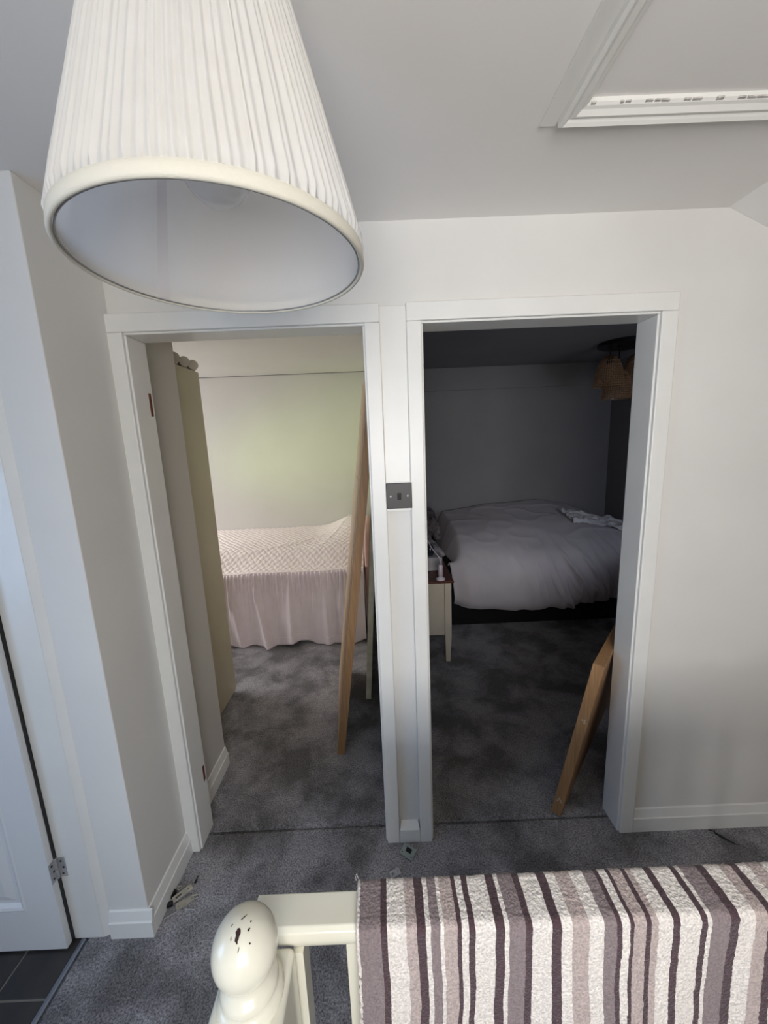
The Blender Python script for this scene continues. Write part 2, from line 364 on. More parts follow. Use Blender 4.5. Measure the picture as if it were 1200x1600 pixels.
b.box((-cw, -0.012, 0), (-g, YW+0.004, H+g)); b.box((W+g, -0.012, 0), (0.812, YW+0.004, H+g)); b.box((-cw, -0.012, H+g), (0.812, YW+0.004, H+cw+0.002))
c1 = struct(b.build('trim_3', M['gloss'], bevel=0.004, seg=3), 'white casing around the left doorway', 'casing')
b = MB()
b.box((X3+g, -0.012, 0), (X3+cw, YW+0.004, H+g)); b.box((0.896, -0.012, 0), (X2-g, YW+0.004, H+g)); b.box((0.896, -0.012, H+g), (X3+cw, YW+0.004, H+cw+0.002))
c2 = struct(b.build('trim_4', M['gloss'], bevel=0.004, seg=3), 'white casing around the right doorway', 'casing')
# bottom block between the two casings with a sloping ledge
b = MB(); x0, x1 = 0.8125, 0.8955
b.hexa([(x0,-0.011,0),(x1,-0.011,0),(x1,YW+0.006,0),(x0,YW+0.006,0),(x0,-0.011,0.060),(x1,-0.011,0.060),(x1-0.008,YW+0.006,0.088),(x0+0.008,YW+0.006,0.088)])
struct(b.build('baseboard_middle', M['gloss'], bevel=0.002), 'short white block at the foot of the strip between the doorways', 'baseboard')
# filled strip closing the recess over the light switch
b = MB(); b.box((0.811, -0.002, 1.475), (0.897, YW+0.006, H+cw-0.004)); 
struct(b.build('trim_5', M['gloss'], bevel=0.003), 'white filled strip between the casings above the light switch', 'trim')

# ---- left closed panelled door with its casing
cs = MB(); cs.box((-0.3065, -0.281, 0), (XP+0.004, YP+0.004, 1.995)); cs.hexa([(XP+0.004,-0.281,0),(XP+0.030,YP-0.0005,0),(XP+0.030,YP+0.004,0),(XP+0.004,YP+0.004,0),(XP+0.004,-0.281,2.03),(XP+0.030,YP-0.0005,2.03),(XP+0.030,YP+0.004,2.03),(XP+0.004,YP+0.004,2.03)])
cs.box((-1.16, -0.281, 1.995), (XP+0.004, YP+0.004, 2.06)); cs.box((-1.16, -0.281, 0), (-1.075, YP+0.004, 1.995))
struct(cs.build('trim_6', M['gloss'], bevel=0.003), 'white casing of the panelled door', 'casing')
door = struct(thing('door_1', 'white moulded panel door at the left over dark tiles', 'door', (-0.69, -0.30, 0.008)), None, 'door')
b = MB()
dx0, dx1, dz0, dz1 = -1.068, -0.3090, 0.005, 1.985; dyf, dyb = -0.310, -0.285
xs = [dx0, dx0+0.105, -0.745, -0.635, dx1-0.100, dx1]; zs = [dz0, 0.165, 0.82, 0.98, 1.52, 1.62, 1.88, dz1]
b.box((dx0, dyf+0.010, dz0), (dx1, dyb, dz1))
for i in range(5):
    for j in range(7):
        if i in (1, 3) and j in (1, 3, 5): continue
        b.box((xs[i], dyf, zs[j]), (xs[i+1], dyf+0.0105, zs[j+1]))
b.build('door_leaf', M['door'], door, bevel=0.0)
for i in (1, 3):
    for j in (1, 3, 5):
        b = MB(); x0, x1, z0, z1 = xs[i], xs[i+1], zs[j], zs[j+1]
        rings = [(0, dyf), (0.006, dyf-0.002), (0.014, dyf+0.001), (0.024, dyf+0.0095), (0.034, dyf+0.0095), (0.060, dyf+0.002)]
        vs = []
        for d, y in rings: vs += [(x0+d, y, z0+d), (x1-d, y, z0+d), (x1-d, y, z1-d), (x0+d, y, z1-d)]
        fs = [(4*k+q, 4*k+(q+1)%4, 4*(k+1)+(q+1)%4, 4*(k+1)+q) for k in range(len(rings)-1) for q in range(4)]; n = len(rings)-1
        fs.append((4*n, 4*n+1, 4*n+2, 4*n+3)); b.add(vs, fs); b.build('door_panel', M['door'], door)
def butt_hinge(zc):
    h = MB()
    h.box((-0.3050, -0.2835, zc-0.037), (-0.281, -0.2808, zc+0.037)); h.box((-0.3092, -0.3095, zc-0.037), (-0.3083, -0.288, zc+0.037))
    ho = h.build('hinge', M['steel'], door, bevel=0.0008)
    k = MB()
    for q in range(5): k.lathe([(0.0048, 0), (0.0052, 0.002), (0.0052, 0.0128), (0.0048, 0.0145)], (-0.3075, -0.2865, zc-0.0375+q*0.0152), 14)
    k.build('hinge_pin', M['steel'], ho, smooth=True)
    for dz in (-0.024, 0.0, 0.024):
        s = MB(); s.lathe([(0.0035, 0), (0.0030, 0.0012)], (-0.292+(0.005 if dz == 0 else 0), -0.2837, zc+dz), 12, axis=(0,-1,0)); s.build('screw', M['bronze'], ho)
        s = MB(); s.lathe([(0.0035, 0), (0.0030, 0.0012)], (-0.3082, -0.300+(0.004 if dz == 0 else 0), zc+dz), 12, axis=(1,0,0)); s.build('screw', M['bronze'], ho)
butt_hinge(0.300); butt_hinge(1.70)
b = MB(); b.box((-0.3088, -0.290, 0.0), (-0.3060, -0.270, 1.99)); b.build('door_gap_shade', M['black'], door)  # solid black strip, the shade inside the gap put in as colour

# ---- loft hatch in the ceiling
hatch = thing('loft_hatch', 'white moulded loft hatch in the ceiling', 'hatch', (1.53, -0.7, HC))
hx0, hx1, hy1, hy0 = 1.208, 1.86, -0.362, -1.06
b = MB()   # built out board, tapering into the ceiling at its far edge
b.add([(1.173,-1.35,HC+0.002),(1.173,-0.335,HC+0.002),(1.95,-0.335,HC+0.002),(1.95,-1.35,HC+0.002),
       (1.173,-1.35,HC-0.016),(1.173,-0.335,HC-0.012),(1.208,-0.335,HC-0.004),(1.208,-1.35,HC-0.016)],
      [(0,1,5,4),(4,5,6,7),(1,2,6,5)])
b = MB(); b.hexa([(1.173,-1.35,HC-0.018),(1.209,-1.35,HC-0.018),(1.209,-0.345,HC-0.006),(1.173,-0.345,HC-0.006),(1.176,-1.35,HC+0.002),(1.209,-1.35,HC+0.002),(1.209,-0.345,HC+0.002),(1.176,-0.345,HC+0.002)])
b.build('edge_board', M['gloss'], hatch, bevel=0.0015)
prof = [(0.0, 0.0), (0.0, -0.020), (0.006, -0.024), (0.012, -0.020), (0.016, -0.016), (0.026, -0.019), (0.034, -0.012), (0.040, -0.010), (0.0445, -0.006), (0.0445, 0.006)]
vs = []; n = len(prof)
for d, z in prof:
    vs += [(hx0+d, hy0+d, HC+z), (hx1-d, hy0+d, HC+z), (hx1-d, hy1-d, HC+z), (hx0+d, hy1-d, HC+z)]
for q, nm in enumerate(('near', 'right', 'far', 'left')):
    b = MB(); q2 = (q+1) % 4; vv = []
    for k in range(n): vv += [vs[4*k+q], vs[4*k+q2]]
    b.add(vv, [(2*k, 2*k+1, 2*k+3, 2*k+2) for k in range(n-1)] + [(2*n-2, 2*n-1, 1, 0)]); b.build('frame_moulding', M['gloss'], hatch)
b = MB(); b.box((hx0+0.040, hy0+0.040, HC+0.002), (hx1-0.040, hy1-0.040, HC+0.012)); hp = b.build('hatch_panel', M['ceiling'], hatch)
b = MB()
x = hx0+0.048
while x < hx1-0.07:
    l = random.uniform(0.006, 0.022); t = random.uniform(0.0445, 0.0455)
    b.box((x, hy1-t-0.0015, HC-0.0085-random.uniform(0, .001)), (x+l, hy1-0.0405, HC-0.0060)); x += l + random.choice((0.002, 0.004, 0.03, 0.05))
o = b.build('flaking_sealant', M['dirt'], hatch); o['kind'] = 'stuff'

# ================================================================== SINGLE BEDROOM (left)
YB1 = 2.55
def room_shell(prefix, x0, x1, y1, hc, mt, win, names):
    pass
b = MB(); b.box((-2.3, YB1, 0), (0.86, YB1+0.1, 2.4)); struct(b.build('wall_bedroom_back', M['bed_wall']), 'pale green-white back wall of the left bedroom', 'wall')
b = MB(); b.box((-2.3, YB1-0.004, 2.282), (0.81, YB1-0.001, 2.287)); struct(b.build('trim_7', M['brown_seam']), 'thin crack between wall and ceiling of the left bedroom', 'crack')
b = MB(); b.box((-2.4, YB-0.012, HC), (0.90, YB1+0.05, HC+0.12)); struct(b.build('ceiling_bedroom', M['bed_wall']), 'white ceiling of the left bedroom', 'ceiling')
b = MB(); b.box((0.828, YB-0.012, 0), (0.882, 3.05, 2.45)); struct(b.build('wall_between', M['bed_wall']), 'partition wall between the bedrooms', 'wall')
b = MB(); b.box((-2.3, YB-0.014, 0), (-0.35, YB, HC)); struct(b.build('wall_bedroom_near', M['bed_wall']), 'near wall of the left bedroom', 'wall')
b = MB(); b.box((-0.19, YB-0.013, 0), (-0.072, 0.437, HC)); struct(b.build('wall_stub', M['bed_wall']), 'short white wall stub just inside the left doorway', 'wall')
skirt('baseboard_stub', (-0.072, YB+0.002, 0), (-0.072, 0.437, 0), (1,0,0), 'white skirting board on the wall stub inside the left doorway')
b = MB(); X = -2.3
b.box((X-0.1, 0, 0), (X, 1.05, HC)); b.box((X-0.1, 2.4, 0), (X, 2.65, HC)); b.box((X-0.1, 1.05, 0), (X, 2.4, 0.85)); b.box((X-0.1, 1.05, 2.05), (X, 2.4, HC))
struct(b.build('wall_bedroom_left', M['bed_wall']), 'left bedroom window wall', 'wall')
b = MB()
for a, c in (((X-.07,1.05,.85),(X-.02,1.1,2.05)), ((X-.07,2.35,.85),(X-.02,2.4,2.05)), ((X-.07,1.05,.85),(X-.02,2.4,.9)), ((X-.07,1.05,2.0),(X-.02,2.4,2.05)), ((X-.07,1.7,.85),(X-.02,1.74,2.05))): b.box(a, c)
struct(b.build('window_2', M['gloss']), 'white window frame of the left bedroom', 'window')

# wardrobe
wd = thing('wardrobe', 'tall cream wardrobe inside the left doorway with paper rolls on top', 'wardrobe', (-0.5, 0.75, 0))
b = MB(); b.box((-0.80, 0.47, 0.0), (-0.256, 1.035, 2.05)); b.build('carcass', M['wardrobe'], wd, bevel=0.002)
b = MB(); b.box((-0.258, 0.47, 0.02), (-0.240, 1.040, 2.055)); b.build('side_panel', M['wardrobe'], wd, bevel=0.0015)
b = MB(); b.box((-0.80, 1.036, 0.06), (-0.262, 1.054, 2.04)); b.build('door', M['wardrobe'], wd, bevel=0.0015)
rlab = ['nearest pale paper roll on top of the wardrobe, half hidden by the wall', 'second nearest pale paper roll on the wardrobe top', 'third nearest pale paper roll on the wardrobe top', 'farthest pale paper roll, at the outer corner of the wardrobe top']
for k, y in enumerate((0.665, 0.765, 0.868, 0.968)):
    e = V((-0.232, y, 2.0835)); d = V((-0.55, 0.835, 0)).normalized(); L_ = 0.40 if k < 3 else 0.30
    r = thing('paper_roll', rlab[k], 'roll', e + d*L_*0.5 - V((0, 0, 0.0268)), 'paper rolls on the wardrobe')
    b = MB(); b.lathe([(0.0255, 0), (0.0268, 0.0015), (0.0268, L_), (0.0255, L_+0.001)], e, 28, axis=d); b.build('tube', M['paper'], r, smooth=False)
    b = MB(); b.lathe([(0.0254, -0.0006), (0.0250, -0.0014)], e, 28, axis=d); b.build('end_cap', M['paper'], r)
# black cable by the stub wall
b = MB(); b.tube([(-0.20, 0.56, 0.16), (-0.15, 0.555, 0.135), (-0.128, 0.55, 0.10), (-0.120, 0.53, 0.05), (-0.135, 0.505, 0.006), (-0.16, 0.47, 0.006), (-0.22, 0.455, 0.006)], 0.0028, 8)
tag(b.build('power_cable', M['black'], smooth=True, origin=(-0.15, 0.5, 0)), 'thin black cable curling out behind the wall stub in the left doorway', 'cable')

# single bed
bed = thing('single_bed', 'single bed with pale pink quilted bedspread and gathered skirt', 'bed', (-0.25, 2.1, 0))
bx0, bx1 = -1.25, 0.60
b = MB(); b.box((bx0+0.05, 1.74, 0.05), (bx1-0.02, 2.52, 0.36)); b.build('base', M['skirt'], bed, bevel=0.01)
b = MB(); b.box((bx0+0.05, 1.73, 0.361), (bx1-0.02, 2.52, 0.60)); b.build('mattress', M['skirt'], bed, bevel=0.04, seg=4)
def topz(x, y):
    t = (y-1.68)/(2.54-1.68)
    z = 0.610 + 0.135*sm(0, 0.30, t) + 0.045*sm(0.3, 1.0, t)
    z += 0.10*math.exp(-((x-0.50)/0.17)**2 - ((y-2.34)/0.28)**2) + 0.035*sm(0.1, 0.5, x)*sm(0.1, 0.5, t)
    z += 0.010*nz(x*3, y*3, 2)
    for (cx, cy, ang, ln, am) in ((-0.02, 1.98, 0.30, 0.40, 0.012), (0.12, 2.12, 0.5, 0.3, 0.010), (0.38, 2.2, 1.1, 0.28, 0.010)):
        dx, dy = x-cx, y-cy; u = dx*math.cos(ang)+dy*math.sin(ang); v = -dx*math.sin(ang)+dy*math.cos(ang)
        z += am*math.exp(-(u/ln)**2)*math.exp(-(v/0.018)**2)
    return z
def quilt(x, y):
    # overlapping wavy diamonds
    p = 0.026; a = (x+0.0035*math.sin(y*70+x*30))/p; c = (y+0.0035*math.sin(x*60))/p
    d = abs(math.sin(PI*(a+c)*0.5))*abs(math.sin(PI*(a-c)*0.5))
    return 0.0072*(d**0.5)
b = MB()
b.grid(fr(-1.0, bx1+0.02, 450), fr(1.672, 2.545, 230), lambda x, y: (x, y, topz(x, y)+quilt(x, y)*sm(1.672, 1.70, y)))
b.build('quilt', M['pink'], bed, smooth=True, solid=0.006)
b = MB()   # piped seam
b.tube([(x, 1.670+0.003*nz(x*8, 3), topz(x, 1.672)+0.001) for x in fr(bx0, bx1+0.02, 80)], 0.004, 8); b.build('piping', M['skirt'], bed, smooth=True)
folds = []
xx = bx0
while xx < bx1+0.02: folds.append((xx, random.uniform(0.4, 1.0), random.uniform(0.10, 0.5), random.uniform(-0.05, 0.05))); xx += random.uniform(0.018, 0.04)
def skf(x, t):     # t 0 top .. 1 bottom
    z0 = topz(x, 1.672); z = z0*(1-t) + 0.014*t + (0.018*math.sin(x*9.5+1.0)+0.010*math.sin(x*21))*t
    y = 1.668 - 0.035*t
    y += -0.030*t*(0.5+0.5*math.sin(x*11+0.6*math.sin(x*5)+2.3*t)) - 0.016*t*math.sin(x*27+1.4)
    for fx, am, ln, sk in folds:
        if abs(fx-x) > 0.1: continue
        dx = (x-fx-sk*t)/(0.0055+0.012*t); y -= 0.034*am*math.exp(-dx*dx)*math.exp(-(t/ln)**2)*sm(-0.01, 0.03, t)
    for fx, sk, am in ((-0.30, 0.13, 0.075), (0.0, 0.03, 0.035), (0.28, 0.04, 0.040), (-0.50, 0.12, 0.04), (0.14, -0.03, 0.02)):
        dx = (x-fx-sk*t)/(0.008+0.028*t); y -= am*(t**0.8)*math.exp(-dx*dx)
    return (x, y, max(z, 0.006))
b = MB(); b.grid(fr(bx0, bx1+0.02, 620), fr(0, 1, 44), skf); b.build('skirt', M['skirt'], bed, smooth=True, solid=0.0025)
b = MB(); b.grid(fr(bx0, bx1+0.02, 300), [0, 1], lambda x, t: (lambda p: (p[0], p[1]-0.003, p[2]+(0.0 if t else 0.005)))(skf(x, 0.90))); b.build('hem_stitch', M['pink'], bed)
b = MB(); b.grid(fr(1.668, 2.54, 80), fr(0, 1, 20), lambda y, t: (bx1+0.02+0.02*t+0.008*t*math.sin(y*40), y, topz(bx1, y)*(1-t)+0.012*t)); b.build('skirt', M['skirt'], bed, smooth=True, solid=0.0025)
# headboard: padded, rounded top
hb = MB()
def hbf(u, v):
    a = u*PI; y = 2.10 - 0.40*math.copysign(abs(math.cos(a))**0.45, math.cos(a)); z = 0.62 + 0.32*math.sin(a)**0.55
    k = [(0, 0.0), (0.25, 0.016), (0.5, 0.022), (0.75, 0.016), (1, 0.0)]
    th = 0.022*math.sin(v*PI)
    yy = 2.10+(y-2.10)*(0.94+0.06*math.sin(v*PI)); zz = 0.30+(z-0.30)*(0.97+0.03*math.sin(v*PI))
    return (0.652+0.020*math.cos(v*PI)*-1, yy, zz)
us = fr(0, 1, 48)
hb.grid(us, fr(0, 1, 8), hbf)
for xx, rev in ((0.632, 0), (0.672, 1)):
    pts = []
    for u in us:
        p = hbf(u, 0 if not rev else 1); pts.append(p)
    pts = [(pts[0][0], pts[0][1], 0.10)] + pts + [(pts[-1][0], pts[-1][1], 0.10)]
    hb.add(pts, [tuple(range(len(pts)))])
hb.box((0.634, 1.735, 0.10), (0.670, 2.465, 0.62))
hb.build('headboard', M['headboard'], bed, smooth=False)

# leaning oak door, upright, seen on its edge
def slab(name, mats, near_b, far_b, near_t, thick_dir, th, parent=None, split=True):
    """plank from its near bottom, far bottom and near top corners; thick_dir horizontal vector"""
    A, B_, Ct = V(near_b), V(far_b), V(near_t); T = V(thick_dir).normalized()*th; U = Ct-A
    P = [A, A+T, B_+T, B_, A+U, A+T+U, B_+T+U, B_+U]
    return P
od = thing('oak_door', 'tall oak door leaning upright inside the left doorway', 'door', (0.55, 0.8, 0), 'oak doors waiting to be hung')
A = V((0.504, 0.452, 0.002)); F = V((0.436, 1.203, 0.002)); Tp = V((0.697, 1.19, 1.925)); U = Tp-F; U = V((U.x, 0.02, U.z)); U = U.normalized()*1.981
T = V((0.0385, -0.004, 0.0))
T = (U.cross(F-A)).normalized()
if T.x < 0: T = -T
Lw = (F-A).normalized()*0.754
lift = -min(0, (T*0.040).z)
A2 = A + V((0, 0, lift))
def board(P0, a, b_, c, name, mat_, parent, bev=0.002, org=None):
    P = [P0, P0+a, P0+a+b_, P0+b_]; P += [p+c for p in P]
    bm_ = MB(); bm_.hexa(P); return bm_.build(name, mat_, parent, bevel=bev, origin=org)
th = 0.040
# local-aligned so that the oak grain follows the length: use edges + faces as separate parts
e1 = (F-A).normalized()
board(A2, T*th, e1*0.010, U, 'lipping', M['oak'], od, 0.0015)
board(A2+e1*0.744, T*th, e1*0.010, U, 'lipping', M['oak'], od, 0.0015)
board(A2+e1*0.010+T*0.0005, T*(th-0.001), e1*0.734, U, 'door_leaf', M['oak_face'], od, 0.001)
un = U.normalized()
for k in range(4):
    board(A2+e1*0.12+un*(0.15+k*0.44)-T*0.0012, T*0.002, e1*0.51, un*0.40, 'door_panel', M['oak_face'], od, 0.001)

# old cream door leaning on the partition
cd = thing('cream_door', 'old cream-painted door leaning by the single bed', 'door', (0.68, 1.27, 0))
A = V((0.640, 0.893, 0.002)); e1 = V((0.0, 1, 0)); U = V((0.137, 0.0, 1.955)); T = V((1, 0, -0.07)).normalized()
A = A+V((0, 0, 0.004))
board(A, T*0.034, e1*0.745, U, 'door_leaf', M['cream_door'], cd, 0.002)
un = U.normalized()
for k in range(4): board(A+e1*0.12+un*(0.12+k*0.45)-T*0.0015, T*0.003, e1*0.50, un*0.40, 'door_panel', M['cream_door'], cd, 0.001)
for z in (1.66,): board(A+un*z-e1*0.0012+T*0.004, T*0.026, e1*0.002, un*0.075, 'hinge_recess', M['raw'], cd, 0)

# ================================================================== DOUBLE BEDROOM (right)
YB2 = 3.0; HC2 = 2.36; XR2 = 3.33
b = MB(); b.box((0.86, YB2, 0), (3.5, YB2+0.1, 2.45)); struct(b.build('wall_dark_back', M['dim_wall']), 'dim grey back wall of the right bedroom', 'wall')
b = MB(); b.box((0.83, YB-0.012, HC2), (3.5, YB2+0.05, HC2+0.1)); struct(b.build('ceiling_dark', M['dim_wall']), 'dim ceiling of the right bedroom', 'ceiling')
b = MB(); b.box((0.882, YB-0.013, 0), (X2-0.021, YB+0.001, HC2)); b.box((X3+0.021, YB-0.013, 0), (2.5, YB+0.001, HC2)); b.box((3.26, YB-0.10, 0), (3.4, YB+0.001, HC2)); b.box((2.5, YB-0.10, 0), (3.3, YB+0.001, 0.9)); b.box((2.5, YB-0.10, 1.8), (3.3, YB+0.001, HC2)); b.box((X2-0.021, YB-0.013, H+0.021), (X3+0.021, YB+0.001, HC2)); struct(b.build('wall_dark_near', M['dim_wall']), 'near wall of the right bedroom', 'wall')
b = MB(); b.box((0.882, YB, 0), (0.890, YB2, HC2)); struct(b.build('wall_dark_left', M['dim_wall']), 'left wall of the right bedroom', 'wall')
b = MB(); X = XR2
b.box((X, 0, 0), (X+0.1, YB2+0.05, HC2))
struct(b.build('wall_dark_right', M['dim_wall']), 'dim right wall of the right bedroom', 'wall')
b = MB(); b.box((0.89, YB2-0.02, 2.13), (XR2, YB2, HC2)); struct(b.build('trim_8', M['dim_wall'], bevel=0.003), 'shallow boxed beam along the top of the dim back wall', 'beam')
b = MB()
for a, c in (((2.5,.02,.9),(2.54,.08,1.8)), ((3.22,.02,.9),(3.26,.08,1.8)), ((2.5,.02,.9),(3.26,.08,.94)), ((2.5,.02,1.76),(3.26,.08,1.8)), ((2.86,.03,.9),(2.89,.07,1.8))): b.box(a, c)
struct(b.build('window_3', M['gloss']), 'white window frame of the right bedroom', 'window')

db = thing('double_bed', 'double bed with puffy pale duvet in the dim right bedroom', 'bed', (2.3, 2.4, 0))
b = MB(); b.box((1.36, 1.845, 0.0), (3.25, 2.97, 0.30)); b.build('divan_base', M['divan'], db, bevel=0.01)
b = MB(); b.box((1.16, 1.90, 0.0), (1.36, 2.97, 0.30)); b.box((1.16, 1.86, 0.301), (3.25, 2.97, 0.55)); b.build('mattress', M['divan'], db, bevel=0.03, seg=3)
pts = [(1.30, .80), (1.45, .822), (1.95, .873), (2.23, .892), (2.55, .900), (2.72, .872), (2.80, .858), (2.95, .795), (3.12, .725), (3.28, .655)]
def crest(x):
    if x <= pts[0][0]: return pts[0][1]
    for (a, za), (c, zc) in zip(pts, pts[1:]):
        if x <= c: return za + (zc-za)*(x-a)/(c-a)
    return pts[-1][1]
hem = [(1.30, .21), (1.45, .185), (1.86, .150), (2.3, .165), (2.5, .205), (2.73, .245), (3.3, .27)]
def hemz(x):
    if x <= hem[0][0]: return hem[0][1]
    for (a, za), (c, zc) in zip(hem, hem[1:]):
        if x <= c: return za + (zc-za)*(x-a)/(c-a)
    return hem[-1][1]
def duv(s, t):
    # s 0..1 along x, t 0 (back) .. 1 (front hem)
    x = 1.33 + 1.95*s
    zc = crest(x) ; zf = 0.665 + 0.03*math.sin(x*2.0); hz = hemz(x)
    P_ = [(2.95, zc-0.02), (2.90, zc), (2.60, zc*0.75+(zf+0.10)*0.25), (2.25, zc*0.40+(zf+0.09)*0.60), (2.00, zf+0.055), (1.87, zf-0.02), (1.785, zf-0.13), (1.745, zf-0.26), (1.748, hz+0.07), (1.785, hz)]
    T_ = [0, 0.04, 0.20, 0.38, 0.52, 0.62, 0.72, 0.82, 0.93, 1.0]
    k_ = 0
    while k_ < 8 and t > T_[k_+1]: k_ += 1
    q = (t-T_[k_])/(T_[k_+1]-T_[k_])
    a0_, a1_, a2_, a3_ = P_[max(k_-1, 0)], P_[k_], P_[k_+1], P_[min(k_+2, 9)]
    def cr(i_): return 0.5*(2*a1_[i_] + (a2_[i_]-a0_[i_])*q + (2*a0_[i_]-5*a1_[i_]+4*a2_[i_]-a3_[i_])*q*q + (3*a1_[i_]-a0_[i_]-3*a2_[i_]+a3_[i_])*q**3)
    y, z = cr(0), cr(1)
    z += 0.012*nz(x*2, y*2, 5)*(1-t)
    # wrinkles: slanted creases on the front right, soft puffs elsewhere
    k = sm(0.40, 0.75, t)
    wv = 0
    sl_ = x + 0.30*(0.7-z)*sm(1.7, 2.6, x)*-1.2
    rdg = 1-abs(nz(sl_*7.0, z*1.6+3, 1.0))*2.4
    wv += 0.050*k*sm(1.7, 2.3, x)*max(0, rdg)**2
    rdg2 = 1-abs(nz(sl_*15.0, z*3.0, 7.0))*2.4
    wv += 0.028*k*sm(1.9, 2.5, x)*max(0, rdg2)**2*sm(0.5, 0.8, t)
    wv += 0.012*k*nz(x*5, z*4, 9) + 0.004*nz(x*16, z*12+y*10, 3)*k
    y -= wv; z += 0.3*wv*(1-k)
    rd = 1-abs(nz(x*3.2+y*2.2, y*5.0-x*1.2, 4.4))*2.6
    z += 0.010*(1-k)*max(0, rd)**2
    # left edge: tuck down over the pillows' side
    e = sm(0.0, 0.075, s)
    z = z - (1-e)*0.28*(1-sm(0.5, 0.72, t))
    x = x + 0.055*(1-s)*sm(0.5, 1.0, t); y = y + 0.05*(1-e)*sm(0.5, 0.8, t)
    # gathered hem
    y -= 0.008*sm(0.85, 1.0, t)*math.sin(x*60+3*math.sin(x*13))*sm(2.0, 2.5, x)
    z += 0.003*sm(0.9, 1.0, t)*math.sin(x*37+2*math.sin(x*9))
    return (x, y, z)
b = MB(); b.grid(fr(0, 1, 330), fr(0, 1, 150), duv)
# underside return
b.grid(fr(0, 1, 120), [0, 0.5, 1], lambda s, t: (lambda p: (p[0], p[1]+0.11*t+0.01*math.sin(t*PI), p[2]+0.05*t+0.004))(duv(s, 1.0)))
b.build('duvet', M['duvet'], db, smooth=True, solid=0.01)

def pillow(loc, sx, sy, sz, rot, mt, name='pillow', parent=None, lump=0.03, seed=0):
    R = Matrix.Rotation(rot[2], 3, 'Z') @ Matrix.Rotation(rot[1], 3, 'Y') @ Matrix.Rotation(rot[0], 3, 'X')
    b = MB(); n = 36
    for sgn in (1, -1):
        def f(u, v):
            e = max(0.0, (1-abs(u)**3.2))*max(0.0, (1-abs(v)**3.2)); h = sz*0.5*(e**0.5)*(1+lump*8*nz(u*2.2, v*2.2, seed+sgn))+ (sz*0.06*abs(nz(u*6, v*6, seed)) if e > 0.02 else 0)
            pin = 1-0.06*(1-abs(u))*(abs(v)**4)-0.0
            return V(loc)+R @ V((u*sx*0.5*(1-0.07*(1-v*v)*abs(u)**6), v*sy*0.5*(1-0.07*(1-u*u)*abs(v)**6), sgn*h))
        b.grid(fr(-1, 1, n), fr(-1, 1, n), f)
    return b.build(name, mt, parent, smooth=True)
def topl(o, label, cat, group=None): return tag(o, label, cat, group)
def recenter(o):
    me = o.data; c = sum((v.co for v in me.vertices), V((0,0,0)))/len(me.vertices); zmin = min(v.co.z for v in me.vertices); c.z = zmin
    for v in me.vertices: v.co -= c
    o.location += c; return o
topl(recenter(pillow((1.12, 2.06, 0.66), 0.36, 0.44, 0.14, (0.0, 0.12, 0.1), M['pillow'], seed=1)), 'grey-white pillow at the near head corner of the double bed', 'pillow', 'pillows on the double bed')
topl(recenter(pillow((1.12, 2.62, 0.665), 0.36, 0.52, 0.15, (0.0, 0.12, -0.1), M['pillow'], seed=5)), 'grey-white pillow against the dim back wall', 'pillow', 'pillows on the double bed')
topl(recenter(pillow((1.16, 2.72, 0.885), 0.28, 0.34, 0.12, (0.0, 0.30, 0.2), M['cloth'], seed=9)), 'small pale cushion on top of the back pillow', 'cushion')
# crumpled dark throw between pillows and duvet
b = MB()
def thf(u, v):
    x = 1.13 + 0.17*u + 0.03*nz(u*3, v*4, 2); y = 2.02 + 0.50*v
    z = 0.845 + 0.05*v + 0.05*math.sin(u*PI) + 0.035*nz(u*4, v*7, 6) + 0.02*abs(nz(u*9, v*14, 3)) - 0.10*sm(0.15, 0.0, v)
    return (x, y, z)
b.grid(fr(0, 1, 50), fr(0, 1, 90), thf)
topl(recenter(b.build('throw', M['throw'], smooth=True, solid=0.012)), 'crumpled charcoal throw heaped between pillows and duvet', 'blanket')
# crumpled white cloth on the duvet
b = MB()
def clf(u, v):
    x = 2.58 + 0.46*u; y = 2.20 + 0.34*v - 0.16*u + 0.04*math.sin(u*5)
    lo, hi = 0.03, 0.7
    for _ in range(14):
        q = (lo+hi)/2
        if duv((x-1.33)/1.95, q)[1] > y: lo = q
        else: hi = q
    z = duv((x-1.33)/1.95, q)[2] + 0.016 + 0.05*max(0, nz(u*4+1, v*5, 2)) + 0.035*abs(nz(u*9, v*7, 8))
    return (x, y, z)
b.grid(fr(0, 1, 60), fr(0, 1, 40), clf)
topl(recenter(b.build('crumpled_cloth', M['cloth'], smooth=True, solid=0.004)), 'crumpled white cloth lying on the duvet near the right wall', 'cloth')

